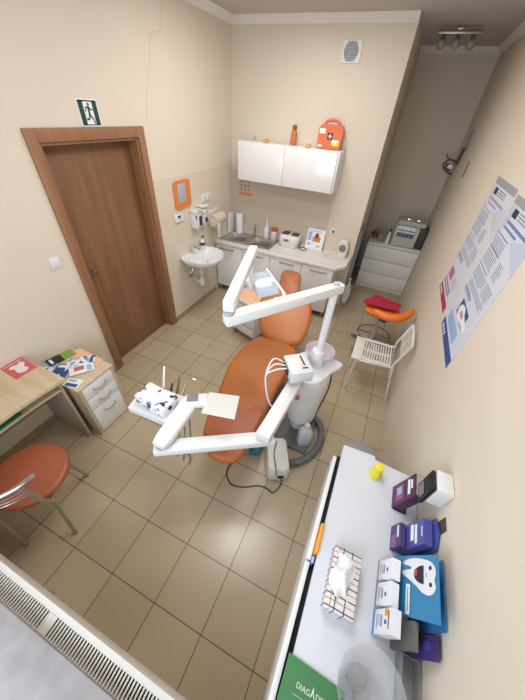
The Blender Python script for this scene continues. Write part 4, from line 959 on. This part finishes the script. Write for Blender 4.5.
# card holders
labs = ['white card stack with pink edge, nearest the violet boxes', 'white card stack with mauve edge, middle of the three holders', 'white card stack with blue edge, nearest the clear bowl']
for i, (y0, w, h, lean, em) in enumerate([(-3.536, .075, .118, .022, mat('dusty pink edge', (186, 140, 150), .5)), (-3.620, .08, .114, .022, mat('mauve edge', (150, 132, 158), .5)), (-3.712, .078, .155, .020, mat('sky edge', (90, 140, 196), .5))]):
    xb = 2.694
    t, F, R = leanbox('card_stack', labs[i], 'cards', xb, y0, w, h, lean, .03, PAPER, 'card stacks on the dresser')
    R(0, 1, 0, .10, em, 'coloured_edge', .0012)
    R(.2, .8, .2, .24, INK, 'text_lines'); R(.2, .65, .30, .33, INK, 'text_lines'); R(.25, .7, .40, .50, mat('lilac print', (150, 150, 190), .5), 'text_block')
    R(.45, .62, .62, .72, NAVY, 'dark_mark')
    if i == 2: R(.02, .3, .62, .78, AMBER, 'amber_mark'); R(.1, .8, .80, .84, INKD, 'text_lines')
    MB().bx(2.689, 2.75, y0-w-.002, y0-w, TH+.0005, TH+.06).build('holder_side', CLEARP, t); MB().bx(2.689, 2.75, y0, y0+.0015, TH+.0005, TH+.06).build('holder_side', CLEARP, t)
o = MB().skin([[(2.762, -3.715, TH+.002), (2.762, -3.80, TH+.002), (2.785, -3.80, TH+.165), (2.785, -3.72, TH+.165)], [(2.776, -3.715, TH+.002), (2.776, -3.80, TH+.002), (2.799, -3.80, TH+.165), (2.799, -3.72, TH+.165)]]).build('grey_booklet', mat('grey booklet', (112, 108, 106), .5)); tag(o, 'grey booklet standing behind the blue edged card stack', 'booklet')
# tooth folder
def stand(x0, y0, w, z1, lean, th, m_, name, lab, cat='folder', shear=0):
    t = thing(name, lab, cat, (x0, y0-w/2, TH), 0)
    hh = z1-TH
    F = lambda u, v, e=0: Vector((x0+lean*v-e, y0-u*w-shear*(v-.4), TH+.001+hh*v+(.4-u)*shear*.5*0))
    a = [F(0, 0), F(1, 0), F(1, 1), F(0, 1)]
    MB().skin([a, [p+Vector((th, 0, 0)) for p in a]]).build('cover', m_, t)
    return t, F
t, F = stand(2.752, -3.505, .205, 1.095, .050, .004, BLUE, 'tooth_folder', 'bright blue folder with smiling white tooth picture on the dresser', shear=.045)
tp = [(.05, .36), (.02, .52), (.03, .72), (.08, .90), (.16, .975), (.25, .985), (.33, .96), (.42, .98), (.50, .93), (.53, .84), (.50, .72), (.42, .60), (.34, .45), (.27, .30), (.22, .28), (.20, .36), (.19, .46), (.165, .50), (.14, .46), (.12, .34), (.09, .30)]
tp = [(p.x, p.y) for p in catmull([(a, b_, 0) for a, b_ in tp], 4, True)]
MB().face([F(a*1.15+.03, b_*.98-.0, .0015) for a, b_ in tp]).build('tooth_picture', mat('tooth white', (234, 234, 240), .5), t)
el = lambda cu, cv, ru, rv, a0=0, a1=360, n=20: [(cu+ru*math.cos(math.radians(a0+(a1-a0)*i/n)), cv+rv*math.sin(math.radians(a0+(a1-a0)*i/n))) for i in range(n+1)]
MB().face([F(a, b_, .0022) for a, b_ in el(.33, .745, .15, .20, 180, 360)]).build('open_mouth', mat('mouth black', (26, 22, 26), .5), t)
MB().face([F(a, b_, .0027) for a, b_ in el(.30, .585, .06, .035)]).build('tongue', mat('tongue red', (206, 58, 62), .5), t)
for cu in (.22, .48): MB().face([F(a, b_, .0024) for a, b_ in el(cu, .87, .035, .028)[:-1]]).build('eye', BLACK, t)
MB().face([F(a, b_, .0024) for a, b_ in [(.30, .80), (.33, .785), (.37, .80), (.37, .808), (.33, .795), (.30, .808)]]).build('smile_line', BLACK, t)
MB().face([F(a, b_, .0022) for a, b_ in [(.50, .38), (.97, .38), (.97, .47), (.50, .47)]]).build('title_strip', PAPER, t)
MB().face([F(a, b_, .0027) for a, b_ in [(.55, .415), (.92, .415), (.92, .435), (.55, .435)]]).build('title_lines', INK, t)
stand(2.825, -3.515, .215, 1.035, .022, .004, BLUE2, 'plain_folder', 'plain blue folder against the wall behind the tooth folder')
t, F = stand(2.80, -3.738, .066, .99, .04, .006, VIOLETD, 'purple_folder', 'purple printed folder at the wall above the clear bowl')
MB().face([F(a, b_, .001) for a, b_ in el(.45, .75, .2, .1)[:-1]]).build('picture', VIOLET, t)
# tissue box
t = thing('tissue_box', 'white tissue box with orange and navy check lines on the dresser', 'tissue box', (2.545, -3.69, TH))
bx0, bx1, by0, by1, bz0, bz1 = 2.488, 2.603, -3.80, -3.58, TH+.001, TH+.075
MB().bx(bx0, bx1, by0, by1, bz0, bz1, .002).build('carton', mat('carton white', (226, 222, 222), .55), t)
g = MB(); e = .0006
for i in range(6):
    y = by0+.006+i*.0415; g.bx(bx0-e, bx1+e, y, y+.004, bz0, bz1+e)
for i in range(2): x = bx0+.036+i*.038; g.bx(x, x+.004, by0-e, by1+e, bz0, bz1+e)
g.bx(bx0-e, bx1+e, by0-e, by1+e, bz0+.036, bz0+.039)
g.build('navy_lines', mat('navy line', (70, 62, 84), .5), t)
g = MB(); e = .0009
for i in range(5): y = by0+.028+i*.0415; g.bx(bx0-e, bx1+e, y, y+.003, bz0, bz1+e)
x = bx0+.018; g.bx(x, x+.003, by0-e, by1+e, bz0, bz1+e)
g.build('orange_lines', mat('orange line', (206, 140, 90), .5), t)
rows = []
for i in range(15):
    r_ = []
    for j in range(15):
        u_, v_ = i/14-.5, j/14-.5; rr_ = math.hypot(u_, v_)
        z_ = bz1+.004+.042*max(0, 1-rr_*1.7)+.012*math.sin(9*u_+4*v_)*(1-rr_)+.010*math.sin(13*v_-5*u_)
        r_.append((2.535+u_*.075+.012*math.sin(7*v_), -3.675+v_*.15+.01*math.sin(9*u_), max(bz1+.003, z_)))
    rows.append(r_)
MB().skin(rows, False, False, False).build('tissue', TISSUE, t, 80)
# green folder with lettering
t = thing('green_folder', 'green folder with white lettering lying at the near end of dresser', 'folder', (2.52, -4.11, TH), 0)
MB().prism([(2.415, -3.967), (2.626, -3.975), (2.626, -4.26), (2.408, -4.26)], TH+.001, TH+.006).build('cover', GREEN, t)
LW = mat('white lettering', (226, 232, 224), .5)
text('lettering', 'DIAG', .021, axes((2.488, -4.030, TH+.0066), (1, -.03, 0), (0, 1, 0)), LW, t)
text('lettering', 'DENT', .021, axes((2.560, -4.030, TH+.0066), (1, -.03, 0), (0, 1, 0)), LW, t)
MB().face([(2.522+a, -4.030+b_, TH+.0066) for a, b_ in [(-.008, -.008), (-.004, .004), (0, .022), (.003, .006), (.009, -.006), (.004, -.004), (.001, .006), (-.003, -.004)]]).build('tooth_emblem', LW, t)
MB().bx(2.458, 2.595, -4.0535, -4.0525, TH+.006, TH+.0067).build('underline', LW, t)
# clear bowl
t = thing('clear_bowl', 'frosted clear plastic bowl standing on the dresser beside the green folder', 'bowl', (2.635, -3.955, TH))
bc = (2.667, -3.95, 0)
MB().lathe([(0, TH+.004), (.068, TH+.004), (.076, TH+.012), (.104, TH+.15), (.110, TH+.152), (.107, TH+.156), (.100, TH+.152), (.073, TH+.014), (0, TH+.008)], bc, 40).build('bowl_wall', CLEARP, t, 50)
MB().ball((2.645, -3.93, TH+.045), .036, (1, 1, .9)).ball((2.62, -3.965, TH+.04), .03).ball((2.67, -3.965, TH+.04), .03).build('clear_ball', CLEARP, t)
t = thing('acrylic_tray', 'smoky clear acrylic tray at the wall behind the clear bowl', 'tray', (2.80, -3.88, TH))
MB().bx(2.785, 2.85, -3.96, -3.80, TH+.001, TH+.006).bx(2.785, 2.79, -3.96, -3.80, TH+.006, TH+.06).bx(2.846, 2.85, -3.96, -3.80, TH+.006, TH+.06).bx(2.79, 2.846, -3.805, -3.80, TH+.006, TH+.06).bx(2.79, 2.846, -3.96, -3.955, TH+.006, TH+.06).build('tray_shell', CLEARG, t)
# waste bin
t = thing('waste_bin', 'round grey waste bin standing at the far end of the dresser', 'bin', (2.60, -2.85, 0))
MB().lathe([(0, .002), (.115, .002), (.12, .02), (.142, .43), (.137, .43), (.115, .03), (0, .02)], (2.60, -2.845, 0), 36).build('bin_body', GREYP, t)
MB().lathe([(0, .475), (.07, .472), (.13, .455), (.150, .44), (.150, .431), (0, .431)], (2.60, -2.845, 0), 36).build('bin_lid', mat('silver grey lid', (158, 158, 160), .4, .2), t, 50)

# ================================================================= LIGHT
def area(name, loc, rot, sx, sy_, power, col, spread=PI):
    L = bpy.data.lights.new(name, 'AREA'); L.shape = 'RECTANGLE'; L.size = sx; L.size_y = sy_; L.energy = power; L.color = col
    L.spread = spread
    o = bpy.data.objects.new(name, L); COL.objects.link(o); o.location = loc; o.rotation_euler = rot
    return o
area('ceiling_lamp_light', (1.65, -2.75, HC-.02), (0, 0, 0),   .8, .8, 25, (.99, .985, .975))
area('ceiling_lamp_light', (1.2, -1.25, HC-.02), (0, 0, 0), .8, .8, 25, (.99, .985, .975))
area('window_daylight', (1.6, YF-.32, 1.68), (-PI/2, 0, PI), 1.65, 1.6, 30, (.74, .86, 1))
w = bpy.data.worlds.new('World'); SC.world = w; w.use_nodes = True
w.node_tree.nodes['Background'].inputs[0].default_value = (.85, .92, 1, 1); w.node_tree.nodes['Background'].inputs[1].default_value = .8

# ================================================================= CAMERA
def Rm(a, b, c):
    return (Matrix.Rotation(a, 3, 'Z') @ Matrix.Rotation(b, 3, 'X') @ Matrix.Rotation(c, 3, 'Z'))
cam = bpy.data.cameras.new('camera'); co = bpy.data.objects.new('camera', cam); COL.objects.link(co)
co.matrix_world = Matrix.Translation((2.2504, -4.0735, 2.2994)) @ Rm(.3677, .8523, .0816).to_4x4()
cam.sensor_fit = 'VERTICAL'; cam.sensor_height = 24; cam.lens = 275.74/700*24; cam.clip_start = .02
SC.camera = co
SC.view_settings.view_transform = 'Standard'; SC.view_settings.look = 'None'; SC.view_settings.exposure = 0
SC.cycles.use_denoising = True
